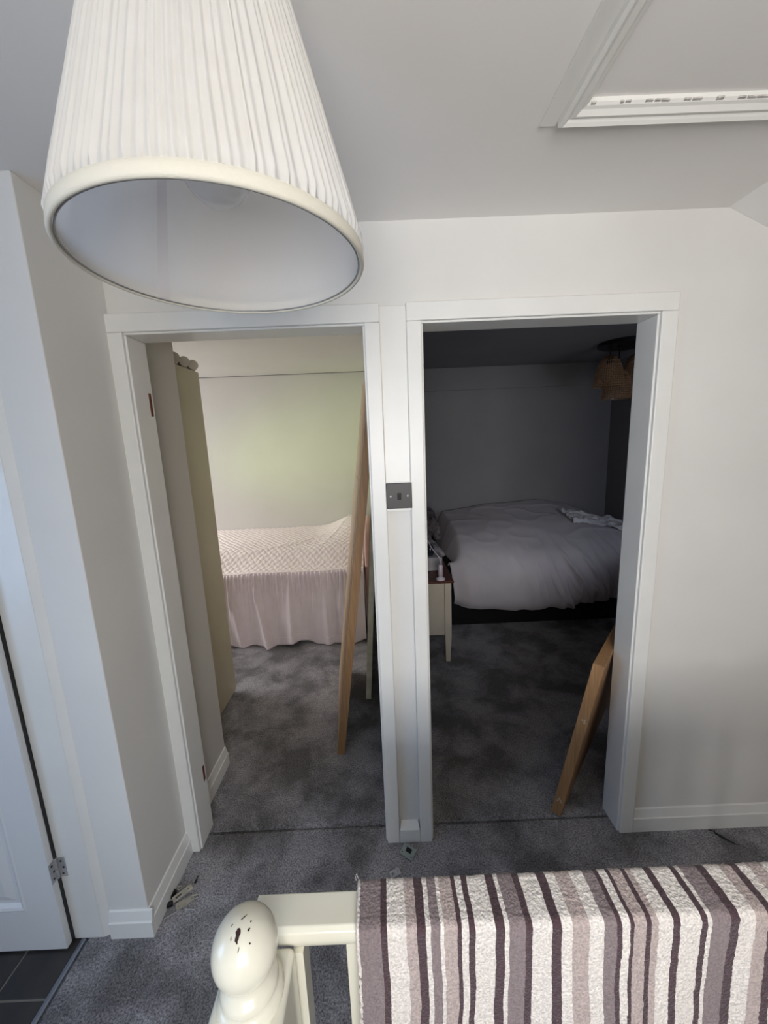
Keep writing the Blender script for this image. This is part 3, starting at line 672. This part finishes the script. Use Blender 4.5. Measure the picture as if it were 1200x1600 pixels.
# nightstand
ns = thing('nightstand', 'cream nightstand with red-brown top and tapered legs', 'nightstand', (1.09, 1.5, 0))
nx0, nx1, ny0, ny1 = 0.915, 1.262, 1.285, 1.74
b = MB(); b.box((nx0-0.014, ny0-0.014, 0.612), (nx1+0.018, ny1+0.014, 0.630)); b.build('top', M['redwood'], ns, bevel=0.003)
b = MB(); b.box((nx0+0.03, ny0+0.016, 0.205), (nx1-0.048, ny0+0.0215, 0.611)); b.build('front_panel', M['stand'], ns, bevel=0.0015)
b = MB(); b.box((nx0+0.03, ny0+0.022, 0.215), (nx1-0.012, ny1-0.01, 0.611)); b.build('carcass', M['stand'], ns, bevel=0.0015)
for z in (0.42, 0.50):
    pass
for x, sx in ((nx0, 1), (nx1, -1)):
    for y, sy in ((ny0, 1), (ny1, -1)):
        a = 0.046; t = 0.032; b = MB()
        xa, xb = (x, x+a*sx); ya_2, yb = (y, y+a*sy)
        o1 = (a-t)*0.5
        b.hexa([(x+0.5*(a-t)*sx+0.004*sx, y, 0.002), (x+(a-0.004)*sx, y, 0.002), (x+(a-0.004)*sx, y+t*sy, 0.002), (x+0.5*(a-t)*sx+0.004*sx, y+t*sy, 0.002),
                (x, y, 0.205), (x+a*sx, y, 0.205), (x+a*sx, yb, 0.205), (x, yb, 0.205)])
        b.hexa([(x, y, 0.205), (x+a*sx, y, 0.205), (x+a*sx, yb, 0.205), (x, yb, 0.205), (x, y, 0.612), (x+a*sx, y, 0.612), (x+a*sx, yb, 0.612), (x, yb, 0.612)])
        b.build('leg', M['stand'], ns)
# charger standing on the nightstand
ch = thing('toothbrush_charger', 'pale corded cylinder on a flared base at the nightstand edge', 'charger', (1.190, 1.305, 0.630))
b = MB(); b.lathe([(0.030, 0.0), (0.033, 0.004), (0.033, 0.010), (0.018, 0.018), (0.016, 0.024)], (1.190, 1.305, 0.6305), 28); b.build('base', M['plug'], ch, smooth=True)
b = MB(); b.lathe([(0.0165, 0.0245), (0.0165, 0.105), (0.013, 0.112), (0.006, 0.114)], (1.190, 1.305, 0.6305), 24); b.build('body', M['plug'], ch, smooth=True)
b = MB(); b.tube([(1.190, 1.305, 0.744), (1.191, 1.305, 0.765), (1.187, 1.31, 0.785), (1.172, 1.32, 0.81), (1.150, 1.335, 0.835), (1.130, 1.35, 0.865), (1.115, 1.38, 0.90), (1.09, 1.42, 0.90), (1.04, 1.5, 0.80), (0.99, 1.6, 0.66), (0.96, 1.68, 0.635)], 0.0032, 8); b.build('cord', M['plug'], ch, smooth=True)
# dark glass on a pale box on the nightstand
b = MB(); b.box((1.10, 1.50, 0.6305), (1.235, 1.66, 0.735)); topl(recenter(b.build('tissue_box', M['pillow'], bevel=0.006)), 'pale box at the back of the nightstand top', 'box')
b = MB(); b.lathe([(0.022, 0), (0.026, 0.004), (0.033, 0.03), (0.034, 0.055), (0.026, 0.075), (0.018, 0.082), (0.016, 0.09)], (1.150, 1.56, 0.7355), 28); topl(recenter(b.build('glass_jar', M['glass_dark'], smooth=True)), 'small round dark glass jar by the pillows above the nightstand', 'jar')

# pendant with three woven amber shades
pc = V((2.90, 2.10, HC2))
pl = thing('pendant_light', 'black disc ceiling light with three amber woven shades', 'lamp', pc)
b = MB(); b.lathe([(0.205, 0.0), (0.215, -0.004), (0.215, -0.030), (0.208, -0.034)], pc, 64); b.build('ceiling_plate', M['black_metal'], pl, smooth=False)
def bell(c, cordtop, hgt):
    b = MB(); cx, cy, cz = c
    b.tube([(cx, cy, cordtop), (cx, cy, cz+0.01)], 0.0045, 8); cd_ = b.build('cord', M['black_metal'], pl, smooth=True)
    b = MB(); b.lathe([(0.011, 0), (0.011, 0.02), (0.004, 0.028)], (cx, cy, cordtop-0.03), 16); b.build('cord_grip', M['black_metal'], cd_, smooth=True)
    b = MB(); b.lathe([(0.020, -0.075), (0.024, -0.07), (0.024, -0.01), (0.012, 0.0)], (cx, cy, cz), 20); b.build('lamp_holder', M['black_metal'], cd_, smooth=True)
    b = MB(); b.lathe([(0.002, -0.185), (0.025, -0.178), (0.042, -0.155), (0.047, -0.13), (0.040, -0.10), (0.020, -0.078)], (cx, cy, cz), 24); b.build('bulb', M['amber_glass'], cd_, smooth=True)
    prof = [(0.022, 0.0), (0.045, -0.012), (0.070, -0.040), (0.090, -0.085), (0.103, -0.14), (0.111, -0.20), (0.115, -hgt)]
    # woven shell: open lattice at the top, closely ribbed lower down
    def rad(z):
        for (r0, z0), (r1, z1) in zip(prof, prof[1:]):
            if z >= z1: return r0+(r1-r0)*(z-z0)/(z1-z0)
        return prof[-1][0]
    b = MB(); NR = 40
    for k in range(NR):
        a = 2*PI*k/NR; b.tube([(cx+math.cos(a)*rad(z), cy+math.sin(a)*rad(z), cz+z) for z in fr(-0.0, -hgt, 12)], 0.0022, 5)
    for z in [0, -0.045, -0.075]+fr(-0.085, -hgt, 9):
        r = rad(z); b.tube([(cx+math.cos(2*PI*k/36)*r, cy+math.sin(2*PI*k/36)*r, cz+z) for k in range(37)], 0.003, 5)
    sh = b.build('shade', M['wicker'], pl, smooth=True)
    b = MB(); b.grid(fr(0, 2*PI, 48), fr(-0.085, -hgt+0.004, 10), lambda a, z: (cx+math.cos(a)*(rad(z)-0.003), cy+math.sin(a)*(rad(z)-0.003), cz+z)); b.build('lining', M['amber'], sh, smooth=True)
bell((2.745, 2.06, 2.245), 2.33, 0.245)
bell((2.845, 2.10, 2.145), 2.33, 0.245)
bell((3.03, 2.14, 2.275), 2.33, 0.245)

# oak door lying on its long side, leaning on the lining
ol = thing('oak_door', 'oak door tipped on its side in the right doorway', 'door', (2.0, 0.7, 0), 'oak doors waiting to be hung')
e1 = V((0.66, 0.75, 0)).normalized(); nrm = V((e1.y, -e1.x, 0))
U = (nrm*0.128 + V((0, 0, 0.751))).normalized(); T = U.cross(e1).normalized()
if T.dot(nrm) < 0: T = -T
A = V((1.474, 0.092, 0.002)); A = A+V((0, 0, -min(0, (T*0.04).z)))
board(A, T*0.04, e1*0.010, U*0.762, 'lipping', M['oak'], ol, 0.0015)
board(A+e1*0.010+U*0.752, T*0.04, e1*1.961, U*0.010, 'lipping', M['oak'], ol, 0.0015)
board(A+e1*0.010, T*0.04, e1*1.961, U*0.010, 'lipping', M['oak'], ol, 0.0015)
board(A+e1*1.971, T*0.04, e1*0.010, U*0.762, 'lipping', M['oak'], ol, 0.0015)
board(A+e1*0.0102+T*0.0005+U*0.0102, T*0.039, e1*1.9606, U*0.7416, 'door_leaf', M['oak'], ol, 0.0)
for z in (0.075, 0.50):
    b = MB(); c = A+U*z-e1*0.0008+T*0.016
    for k in range(5):
        q = c+U*random.uniform(-.006, .012)+T*random.uniform(-.006, .010); b.hexa([q, q+T*0.006, q+T*0.004+e1*0.001, q+e1*0.001, q+U*0.006+T*0.002, q+U*0.004+T*0.006, q+U*0.004+T*0.006+e1*0.001, q+U*0.006+e1*0.001])
    o = b.build('chipped_mark', M['stand'], ol)

# ================================================================== LANDING OBJECTS
# light switch
sw = thing('light_switch', 'square dark bronze light switch between the doorways', 'switch', (0.8555, -0.004, 1.3885))
b = MB(); b.box((0.8115, -0.0165, 1.389), (0.8995, -0.008, 1.477)); b.build('plate', M['bronze'], sw, bevel=0.002, seg=3)
b = MB(); b.box((0.8465, -0.0175, 1.4165), (0.8645, -0.0166, 1.4455)); b.build('rocker_frame', M['black'], sw)
b = MB(); b.hexa([(0.8485, -0.0178, 1.419), (0.8625, -0.0178, 1.419), (0.8625, -0.017, 1.419), (0.8485, -0.017, 1.419), (0.8485, -0.0215, 1.443), (0.8625, -0.0215, 1.443), (0.8625, -0.017, 1.443), (0.8485, -0.017, 1.443)]); b.build('rocker', M['bronze'], sw, bevel=0.0006)
for x in (0.8265, 0.8845):
    b = MB(); b.lathe([(0.0036, 0), (0.0034, 0.0008), (0.0015, 0.0012), (0.0012, 0.0005)], (x, -0.0165, 1.432), 16, axis=(0, -1, 0)); b.build('screw', M['steel'], sw, smooth=True)
b = MB(); b.box((0.8115, -0.0079, 1.380), (0.8995, 0.012, 1.480)); b.build('back_box', M['gloss'], sw)

# pleated lampshade
SX, SY, SZ = 0.593, -0.731, 1.863
ls = thing('pendant_lamp', 'large ivory pleated lampshade with a globe bulb hanging overhead', 'lamp', (SX, SY, SZ))
R0, R1, HS = 0.190, 0.103, 0.335
NP = 104; rp = [random.uniform(0.4, 1.0) for _ in range(NP)]; wp = [random.uniform(-0.22, 0.22) for _ in range(NP)]; tw = [random.uniform(-.5, .5) for _ in range(NP)]
def shf(a, t):
    k = a/(2*PI)*NP; 
    k += 0.5*nz(math.cos(a)*3, math.sin(a)*3, t*1.5)
    i = int(math.floor(k)) % NP; f_ = k-math.floor(k); 
    f_ = min(1, max(0, f_+wp[i]*math.sin(f_*PI)))
    tri = (f_/0.62) if f_ < 0.62 else (1-f_)/0.38
    r = R0+(R1-R0)*t - 0.0005
    return (SX+math.cos(a)*(r+0.0085*rp[i]*tri*(1-0.45*t)*sm(0, .02, t)), SY+math.sin(a)*(r+0.0085*rp[i]*tri*(1-0.45*t)*sm(0, .02, t)), SZ+0.014+(HS-0.014)*t)
b = MB(); b.grid(fr(0, 2*PI, NP*8), fr(0, 1, 24), shf); b.build('shade', M['shade'], ls, smooth=True, fixn=False)
b = MB()
def ring(prof, mt, name, n=128):
    b = MB(); b.grid(fr(0, 2*PI, n), list(range(len(prof))), lambda a, j: (SX+math.cos(a)*prof[int(j)][0], SY+math.sin(a)*prof[int(j)][0], SZ+prof[int(j)][1])); return b.build(name, mt, ls, smooth=True)
ring([(R0-0.0030, 0.016), (R0-0.0038, 0.003), (R0-0.0033, 0.0005), (R0-0.0015, -0.0005), (R0+0.0010, 0.0), (R0+0.0025, 0.003), (R0+0.0015, 0.015), (R0-0.001, 0.017)], M['shade_band'], 'lower_band')
ring([(R1+0.0045, HS-0.012), (R1+0.0055, HS+0.001), (R1, HS+0.003), (R1-0.004, HS), (R1-0.004, HS-0.012)], M['shade_band'], 'upper_band')
ring([(R0-0.0045, 0.003), (R0-0.0052+(R1-R0)*0.33, HS/3), (R0-0.0052+(R1-R0)*0.66, HS*2/3), (R1-0.0045, HS-0.002)], M['shade_in'], 'lining')
b = MB(); b.tube([(SX+math.cos(a)*(R0-0.0055), SY+math.sin(a)*(R0-0.0055), SZ+0.0025) for a in fr(0, 2*PI, 128)], 0.0011, 6); b.build('wire_ring', M['wire'], ls, smooth=True)
a0 = 2.45; b = MB(); b.grid(fr(a0, a0+0.10, 8), fr(0, 1, 10), lambda a, t: (SX+math.cos(a)*(R0-0.0058+(R1-R0)*t), SY+math.sin(a)*(R0-0.0058+(R1-R0)*t), SZ+0.003+HS*t)); b.build('lining_seam', M['seam'], ls, smooth=True)
bz = 1.990
b = MB(); b.lathe([(0.001, -0.0475)]+[(0.0475*math.sin(q), -0.0475*math.cos(q)) for q in fr(0.12, 2.55, 22)]+[(0.0165, 0.056), (0.014, 0.075)], (SX, SY, bz), 40); b.build('bulb', M['bulb'], ls, smooth=True)
b = MB(); b.lathe([(0.020, 0.062), (0.022, 0.07), (0.022, 0.125), (0.010, 0.14), (0.004, 0.15)], (SX, SY, bz), 24); lh = b.build('lamp_holder', M['gloss'], ls, smooth=True)
b = MB(); b.tube([(SX, SY, bz+0.145), (SX, SY, HC-0.01)], 0.0032, 8); b.build('cord', M['gloss'], ls, smooth=True)
b = MB(); b.lathe([(0.045, 0), (0.047, -0.006), (0.040, -0.03), (0.01, -0.04)], (SX, SY, HC), 32); b.build('ceiling_rose', M['gloss'], ls, smooth=True)
b = MB()
for k in range(3):
    a = 2*PI*k/3+0.4; b.tube([(SX+0.02*math.cos(a), SY+0.02*math.sin(a), bz+0.118), (SX+(R1-0.005)*math.cos(a), SY+(R1-0.005)*math.sin(a), SZ+HS-0.004)], 0.0016, 6)
b.build('spider', M['wire'], ls, smooth=True)

# cream post, rail and balusters
bn = thing('balustrade', 'cream painted post with chipped ball top, rail and balusters', 'balustrade', (0.58, -0.88, 0))
px0, px1, py0, py1, pz = 0.521, 0.628, -0.942, -0.8355, 0.828
b = MB(); b.box((px0, py0, 0), (px1, py1, pz)); b.build('post', M['cream'], bn, bevel=0.010, seg=4)
pcx, pcy = (px0+px1)/2, (py0+py1)/2
bc = 0.915; br = 0.0455
prof = [(0.046, 0.824), (0.0475, 0.828), (0.047, 0.834), (0.042, 0.839), (0.038, 0.843), (0.040, 0.848), (0.0415, 0.854), (0.038, 0.860), (0.033, 0.866), (0.030, 0.871)]
prof += [(br*math.sin(q), bc-br*1.06*math.cos(q)) for q in fr(0.75, PI-0.04, 26)]
b = MB(); b.lathe(prof, (pcx, pcy, 0), 56); ball = b.build('ball_finial', M['cream'], bn, smooth=True)
# chipped paint patches lying on the ball
def chip(az, el, w_, h_, rot, seed):
    b = MB(); n = 18; ctr = V((math.cos(az)*math.cos(el), math.sin(az)*math.cos(el), math.sin(el))); tx_ = V((-math.sin(az), math.cos(az), 0)); tz_ = ctr.cross(tx_)
    vs = [ctr*(br*1.004)]
    for k in range(n):
        a = 2*PI*k/n; rr = 1+0.45*nz(math.cos(a)*2, math.sin(a)*2, seed)+0.2*random.uniform(-1, 1)
        du, dv = w_*rr*math.cos(a), h_*rr*math.sin(a); u_ = du*math.cos(rot)-dv*math.sin(rot); v_ = du*math.sin(rot)+dv*math.cos(rot)
        d = (ctr + (tx_*u_ + tz_*v_)/br).normalized(); vs.append(d*(br*1.004))
    vs = [V((v.x, v.y, v.z*1.06))+V((pcx, pcy, bc)) for v in vs]
    b.add(vs, [(0, 1+k, 1+(k+1) % n) for k in range(n)]); o = b.build('paint_chip', M['scuff'], ball, solid=0.0004); return o
for q, (a_, e_, w_, h_, r_) in enumerate([(-1.577, 1.232, 0.0034, 0.0062, 0.1), (-1.60, 1.10, 0.0016, 0.0040, 0.5), (0.694, 1.50, 0.0006, 0.0045, 0.1), (-0.10, 1.27, 0.0013, 0.0010, 0), (-0.66, 1.195, 0.0020, 0.0012, 0.3),
        (-0.88, 0.92, 0.0013, 0.0010, 0), (-1.41, 0.915, 0.0005, 0.0026, -0.3), (-2.0, 1.10, 0.0006, 0.0022, 0.7), (-2.72, 1.287, 0.0005, 0.0014, 0.5)]):
    chip(a_, e_, w_, h_, r_, q*3.1+1)
# handrail
RX1 = 2.2
b = MB(); prof = [V((0, -0.774, 0.812)), V((0, -0.774, 0.842)), V((0, -0.779, 0.850)), V((0, -0.826, 0.850)), V((0, -0.833, 0.844)), V((0, -0.835, 0.832)), V((0, -0.832, 0.818)), V((0, -0.826, 0.808)), V((0, -0.780, 0.808))]
b.extrude(prof, (0.553, 0, 0), (RX1, 0, 0)); b.build('handrail', M['cream'], bn, bevel=0.002)
b = MB(); b.box((0.553, -0.826, 0.06), (RX1, -0.780, 0.10)); b.build('base_rail', M['cream'], bn, bevel=0.003)
b = MB(); b.box((0.6215, -0.8345, 0.101), (0.6385, -0.800, 0.8075)); b.build('fillet', M['cream'], bn)
x = 0.706
while x < RX1-0.05:
    b = MB(); b.box((x, -0.820, 0.101), (x+0.026, -0.794, 0.8075)); b.build('baluster', M['cream'], bn, bevel=0.002); x += 0.115
b = MB(); b.box((RX1, -0.86, 0), (RX1+0.09, -0.76, 0.9)); b.build('post', M['cream'], bn, bevel=0.008)

# striped towel over the rail
ST = [(0.729, 1), (0.766, 0), (0.776, 3), (0.807, 2), (0.824, 0), (0.838, 3), (0.846, 1), (0.861, 3), (0.867, 2), (0.888, 0), (0.895, 3), (0.906, 0), (0.916, 3), (0.948, 0), (0.963, 3), (0.970, 1), (0.996, 0),
      (1.007, 3), (1.038, 0), (1.053, 3), (1.070, 2), (1.097, 3), (1.120, 1), (1.140, 0), (1.148, 3), (1.161, 0), (1.167, 2), (1.187, 0), (1.195, 2), (1.206, 3), (1.229, 0), (1.241, 3), (1.274, 0), (1.284, 3), (1.291, 1),
      (1.321, 0), (1.335, 3), (1.361, 2), (1.381, 0), (1.393, 3), (1.410, 2), (1.435, 3), (1.46, 0), (1.472, 3), (1.50, 1), (1.53, 0), (1.54, 3), (1.60, 2), (1.62, 3)]
TX1 = 1.66
us = []
edges = [s_[0] for s_ in ST]+[TX1]
for a, c in zip(edges, edges[1:]):
    n = max(1, round((c-a)/0.0032)); us += [a+(c-a)*k/n for k in range(n)]
us.append(TX1)
def smat(u, v):
    c = 0
    for x0_, c_ in ST:
        if u >= x0_-1e-7: c = c_
    return c
# profile: far hang up, over the rail, near hang down; parameter is arc length
zt = 0.8585; yf, yn = -0.7665, -0.8425; rr_ = 0.010; zb_far, zb_near = 0.36, 0.22
segs = [(zt-rr_-zb_far), rr_*PI/2, (yf-rr_)-(yn+rr_), rr_*PI/2, zt-rr_-zb_near]
tot = sum(segs)
def prof_t(s_):
    if s_ < segs[0]: return (yf, zb_far+s_), (1, 0)
    s_ -= segs[0]
    if s_ < segs[1]: a = s_/rr_; return (yf-rr_+rr_*math.cos(a), zt-rr_+rr_*math.sin(a)), (math.cos(a), math.sin(a))
    s_ -= segs[1]
    if s_ < segs[2]: return (yf-rr_-s_, zt), (0, 1)
    s_ -= segs[2]
    if s_ < segs[3]: a = s_/rr_; return (yn+rr_-rr_*math.sin(a), zt-rr_+rr_*math.cos(a)), (-math.sin(a), math.cos(a))
    s_ -= segs[3]; return (yn, zt-rr_-s_), (-1, 0)
def tf(u, v):
    (y, z), (ny, nz_) = prof_t(v)
    dn = 0.0014*nz(u*170, v*170, 1) + 0.0008*nz(u*380, v*380, 5)
    side = v > segs[0]+segs[1]+segs[2]
    if side:
        d = v-(segs[0]+segs[1]+segs[2]); k = sm(0, 0.15, d)
        dn += k*(0.010*(0.5+0.5*math.sin(u*17+0.8)) + 0.006*nz(u*9, v*3, 2)) + 0.03*sm(0.05, 0.6, d)
    else: dn += 0.0012*nz(u*20, v*20, 7)
    xw = u + 0.0045*nz(u*6, v*8, 3)*sm(0.02, 0.1, abs(v-0.54)) + 0.0014*nz(u*25, v*30, 8) + (0.0005*nz(u*200, v*240, 4))
    return (xw, y+ny*dn, z+nz_*dn)
vv = fr(0, segs[0], 50) + fr(segs[0], segs[0]+segs[1]+segs[2]+segs[3], 40)[1:] + fr(tot-segs[4], tot-segs[4]+0.35, 120)[1:] + fr(tot-segs[4]+0.35, tot, 40)[1:]
tw_ = thing('striped_towel', 'striped plum, beige and cream towel draped over the cream rail', 'towel', (1.2, -0.80, 0.36))
b = MB(); b.grid(us, vv, tf, smat); b.build('cloth', TW, tw_, smooth=True, solid=0.004)
b = MB(); b.tube([tf(ST[0][0]+0.0005, v) for v in fr(0.3, tot, 160)], 0.0032, 8); b.build('selvedge', TW[3], tw_, smooth=True)
b = MB(); p0 = V(tf(0.731, segs[0]+0.004)); b.tube([p0, p0+V((-0.004, 0.004, 0.002)), p0+V((-0.007, 0.010, 0.004)), p0+V((-0.009, 0.009, 0.000)), p0+V((-0.008, 0.004, -0.003))], 0.0005, 5); b.build('loose_thread', TW[3], tw_, smooth=True)

# ------------------------------------------------------------------ removed door hardware on the carpet
def flat_plate(b, c, ang, L_, W_, t, holes=(), z=0.003, tilt=0.0, tilt_axis='x'):
    """plate lying on the carpet built from strips that leave real rectangular holes; holes: (u0,u1,v0,v1)"""
    us_ = sorted({0, L_} | {h[0] for h in holes} | {h[1] for h in holes}); vs_ = sorted({0, W_} | {h[2] for h in holes} | {h[3] for h in holes})
    R = Matrix.Translation(V((c[0], c[1], z))) @ Matrix.Rotation(ang, 4, 'Z') @ Matrix.Rotation(tilt, 4, 'X' if tilt_axis == 'x' else 'Y') @ Matrix.Translation(V((-L_/2, -W_/2, 0)))
    for i in range(len(us_)-1):
        for j in range(len(vs_)-1):
            um, vm = (us_[i]+us_[i+1])/2, (vs_[j]+vs_[j+1])/2
            if any(h[0] < um < h[1] and h[2] < vm < h[3] for h in holes): continue
            q = [(us_[i], vs_[j]), (us_[i+1], vs_[j]), (us_[i+1], vs_[j+1]), (us_[i], vs_[j+1])]
            b.hexa([R @ V((x, y, 0)) for x, y in q]+[R @ V((x, y, t)) for x, y in q])
    return R
# strike plate at the foot of the middle post
b = MB(); R = flat_plate(b, (0.842, -0.056), -0.62, 0.056, 0.040, 0.0015, [(0.016, 0.040, 0.017, 0.034)], z=0.012, tilt=0.25)
for u in (0.007, 0.049): b.lathe([(0.0028, 0), (0.0028, 0.0004)], R @ V((u, 0.010, 0.0013)), 12, mi=1)  # screw holes as flat black discs, their shade put in as colour
b.hexa([R @ V(p_) for p_ in [(0.016, 0.0345, 0), (0.040, 0.0345, 0), (0.040, 0.036, 0), (0.016, 0.036, 0), (0.016, 0.0345, -0.010), (0.040, 0.0345, -0.010), (0.040, 0.036, -0.010), (0.016, 0.036, -0.010)]])
b.hexa([R @ V(p_) for p_ in [(0.015, 0.016, -0.0065), (0.041, 0.016, -0.0065), (0.041, 0.0345, -0.0065), (0.015, 0.0345, -0.0065), (0.015, 0.016, -0.005), (0.041, 0.016, -0.005), (0.041, 0.0345, -0.005), (0.015, 0.0345, -0.005)]], mi=1)  # black sheet added below the square hole to stand for its shade
tag(b.build('strike_plate', [M['zinc'], M['black']], origin=(0.842, -0.056, 0.0)), 'green-grey strike plate with a square hole at the foot of the middle post', 'door plate')
# hinge-like latch keeper nearer the towel
b = MB(); R = flat_plate(b, (0.787, -0.128), 0.45, 0.040, 0.022, 0.0015, [(0.006, 0.018, 0.006, 0.016), (0.030, 0.035, 0.009, 0.014)], z=0.009, tilt=0.22)
b.hexa([R @ V(p_) for p_ in [(0.002, 0.0225, 0), (0.022, 0.0225, 0), (0.022, 0.024, 0), (0.002, 0.024, 0), (0.002, 0.026, 0.014), (0.022, 0.026, 0.014), (0.022, 0.0275, 0.014), (0.002, 0.0275, 0.014)]])
tag(b.build('latch_keeper', M['steel'], origin=(0.787, -0.128, 0.0)), 'small bright steel latch keeper on the carpet by the towel corner', 'door plate')
# pile by the left skirting board
b = MB(); R = flat_plate(b, (0.004, -0.170), 0.75, 0.066, 0.020, 0.002, [(0.010, 0.030, 0.006, 0.014), (0.050, 0.056, 0.007, 0.013)], z=0.016, tilt=0.2)
tag(b.build('latch_plate', M['brass'], origin=(0.004, -0.170, 0)), 'long dull nickel latch plate with a slot, on top of the hardware pile', 'door plate')
b = MB(); R = flat_plate(b, (0.022, -0.190), 0.55, 0.060, 0.026, 0.0015, [(0.006, 0.010, 0.010, 0.014), (0.050, 0.054, 0.010, 0.014)], z=0.004)
tag(b.build('face_plate', M['brass'], origin=(0.022, -0.190, 0)), 'lower dull face plate under the hardware pile', 'door plate')
for (x, y, a, l, lab) in ((-0.036, -0.166, 1.2, 0.026, 'black latch body with a bright rim, upper one beside the skirting board'), (-0.030, -0.199, 0.35, 0.024, 'black latch body with a bright rim, lower one beside the skirting board')):
    t_ = thing('door_latch', lab, 'latch', (x, y, 0))
    d = V((math.cos(a), math.sin(a), 0)); nn_ = V((-d.y, d.x, 0)); c = V((x, y, 0.003)); b = MB()
    b.hexa([c-d*l/2-nn_*.008, c+d*l/2-nn_*.008, c+d*l/2+nn_*.008, c-d*l/2+nn_*.008]+[q+V((0,0,.013)) for q in (c-d*l/2-nn_*.006, c+d*l/2-nn_*.006, c+d*l/2+nn_*.006, c-d*l/2+nn_*.006)]); b.build('case', M['black'], t_, bevel=0.002)
    b = MB(); b.tube([c-d*l/2+nn_*.009+V((0,0,.010)), c-nn_*0+d*-l*0.25+nn_*.0105+V((0,0,.012)), c+d*l*0.3+nn_*.0105+V((0,0,.010)), c+d*l*0.5+nn_*.009+V((0,0,.006))], 0.0012, 6); b.build('rim', M['steel'], t_, smooth=True)
b = MB(); b.tube([(-0.018+0.008*math.cos(q), -0.147+0.006*math.sin(q), 0.010) for q in fr(0, 2*PI, 20)], 0.0020, 6)
tag(b.build('ring', M['brass'], smooth=True, origin=(-0.018, -0.147, 0)), 'small dull metal ring at the top of the hardware pile', 'ring')
scr = [((0.040, -0.172), 0.5, 0.034), ((0.048, -0.183), 0.42, 0.036), ((0.034, -0.196), 0.7, 0.03), ((0.055, -0.168), 0.2, 0.024), ((0.052, -0.213), -0.05, 0.034), ((-0.006, -0.226), 0.55, 0.05), ((0.026, -0.150), 1.1, 0.022), ((0.058, -0.198), 1.3, 0.02)]
sl_b = ['upper screw right of the latch plate', 'long screw just right of the latch plate', 'screw lying beneath the latch plate', 'short screw at the right rim of the pile', 'bright screw lying level below the pile', 'long thin screw lying apart nearest the pier', 'short screw above the latch plate', 'short screw at the lower right of the pile']
for (c, a, l), lab in zip(scr, sl_b):
    d = V((math.cos(a), math.sin(a), 0)); b = MB(); z = 0.0042
    b.lathe([(0.0034, 0), (0.0030, 0.0012), (0.0015, 0.003), (0.0014, l*0.45)]+[(0.0014+0.0004*(k % 2), l*0.45+l*0.5*k/16) for k in range(17)]+[(0.0003, l)], V((c[0], c[1], z))-d*l/2, 10, axis=d)
    tag(b.build('screw', M['brass'] if l < 0.034 else M['steel'], origin=(c[0], c[1], 0)), lab+', on the grey carpet', 'screw', 'loose screws on the carpet')
b = MB(); c0 = V((0.030, -0.118, 0.006)); b.hexa([c0+V(q) for q in [(-.004,-.012,-.003),(.003,-.012,-.003),(.001,.014,-.003),(-.001,.014,-.003),(-.003,-.012,.003),(.002,-.012,.003),(.001,.014,.001),(-.001,.014,.001)]])
tag(b.build('plastic_shard', M['black'], origin=(0.03, -0.118, 0)), 'small pointed black plastic shard above the hardware pile', 'shard')
b = MB(); b.tube([(2.075, -0.018, 0.006), (2.085, -0.030, 0.012), (2.092, -0.020, 0.010), (2.088, -0.030, 0.005), (2.100, -0.045, 0.005), (2.115, -0.060, 0.004), (2.135, -0.078, 0.003)], [0.002, 0.0025, 0.002, 0.003, 0.005, 0.003, 0.001], 8)
tag(b.build('cable_scrap', M['black'], smooth=True, origin=(2.10, -0.04, 0)), 'small dark scrap of cable on the carpet by the right skirting board', 'scrap')
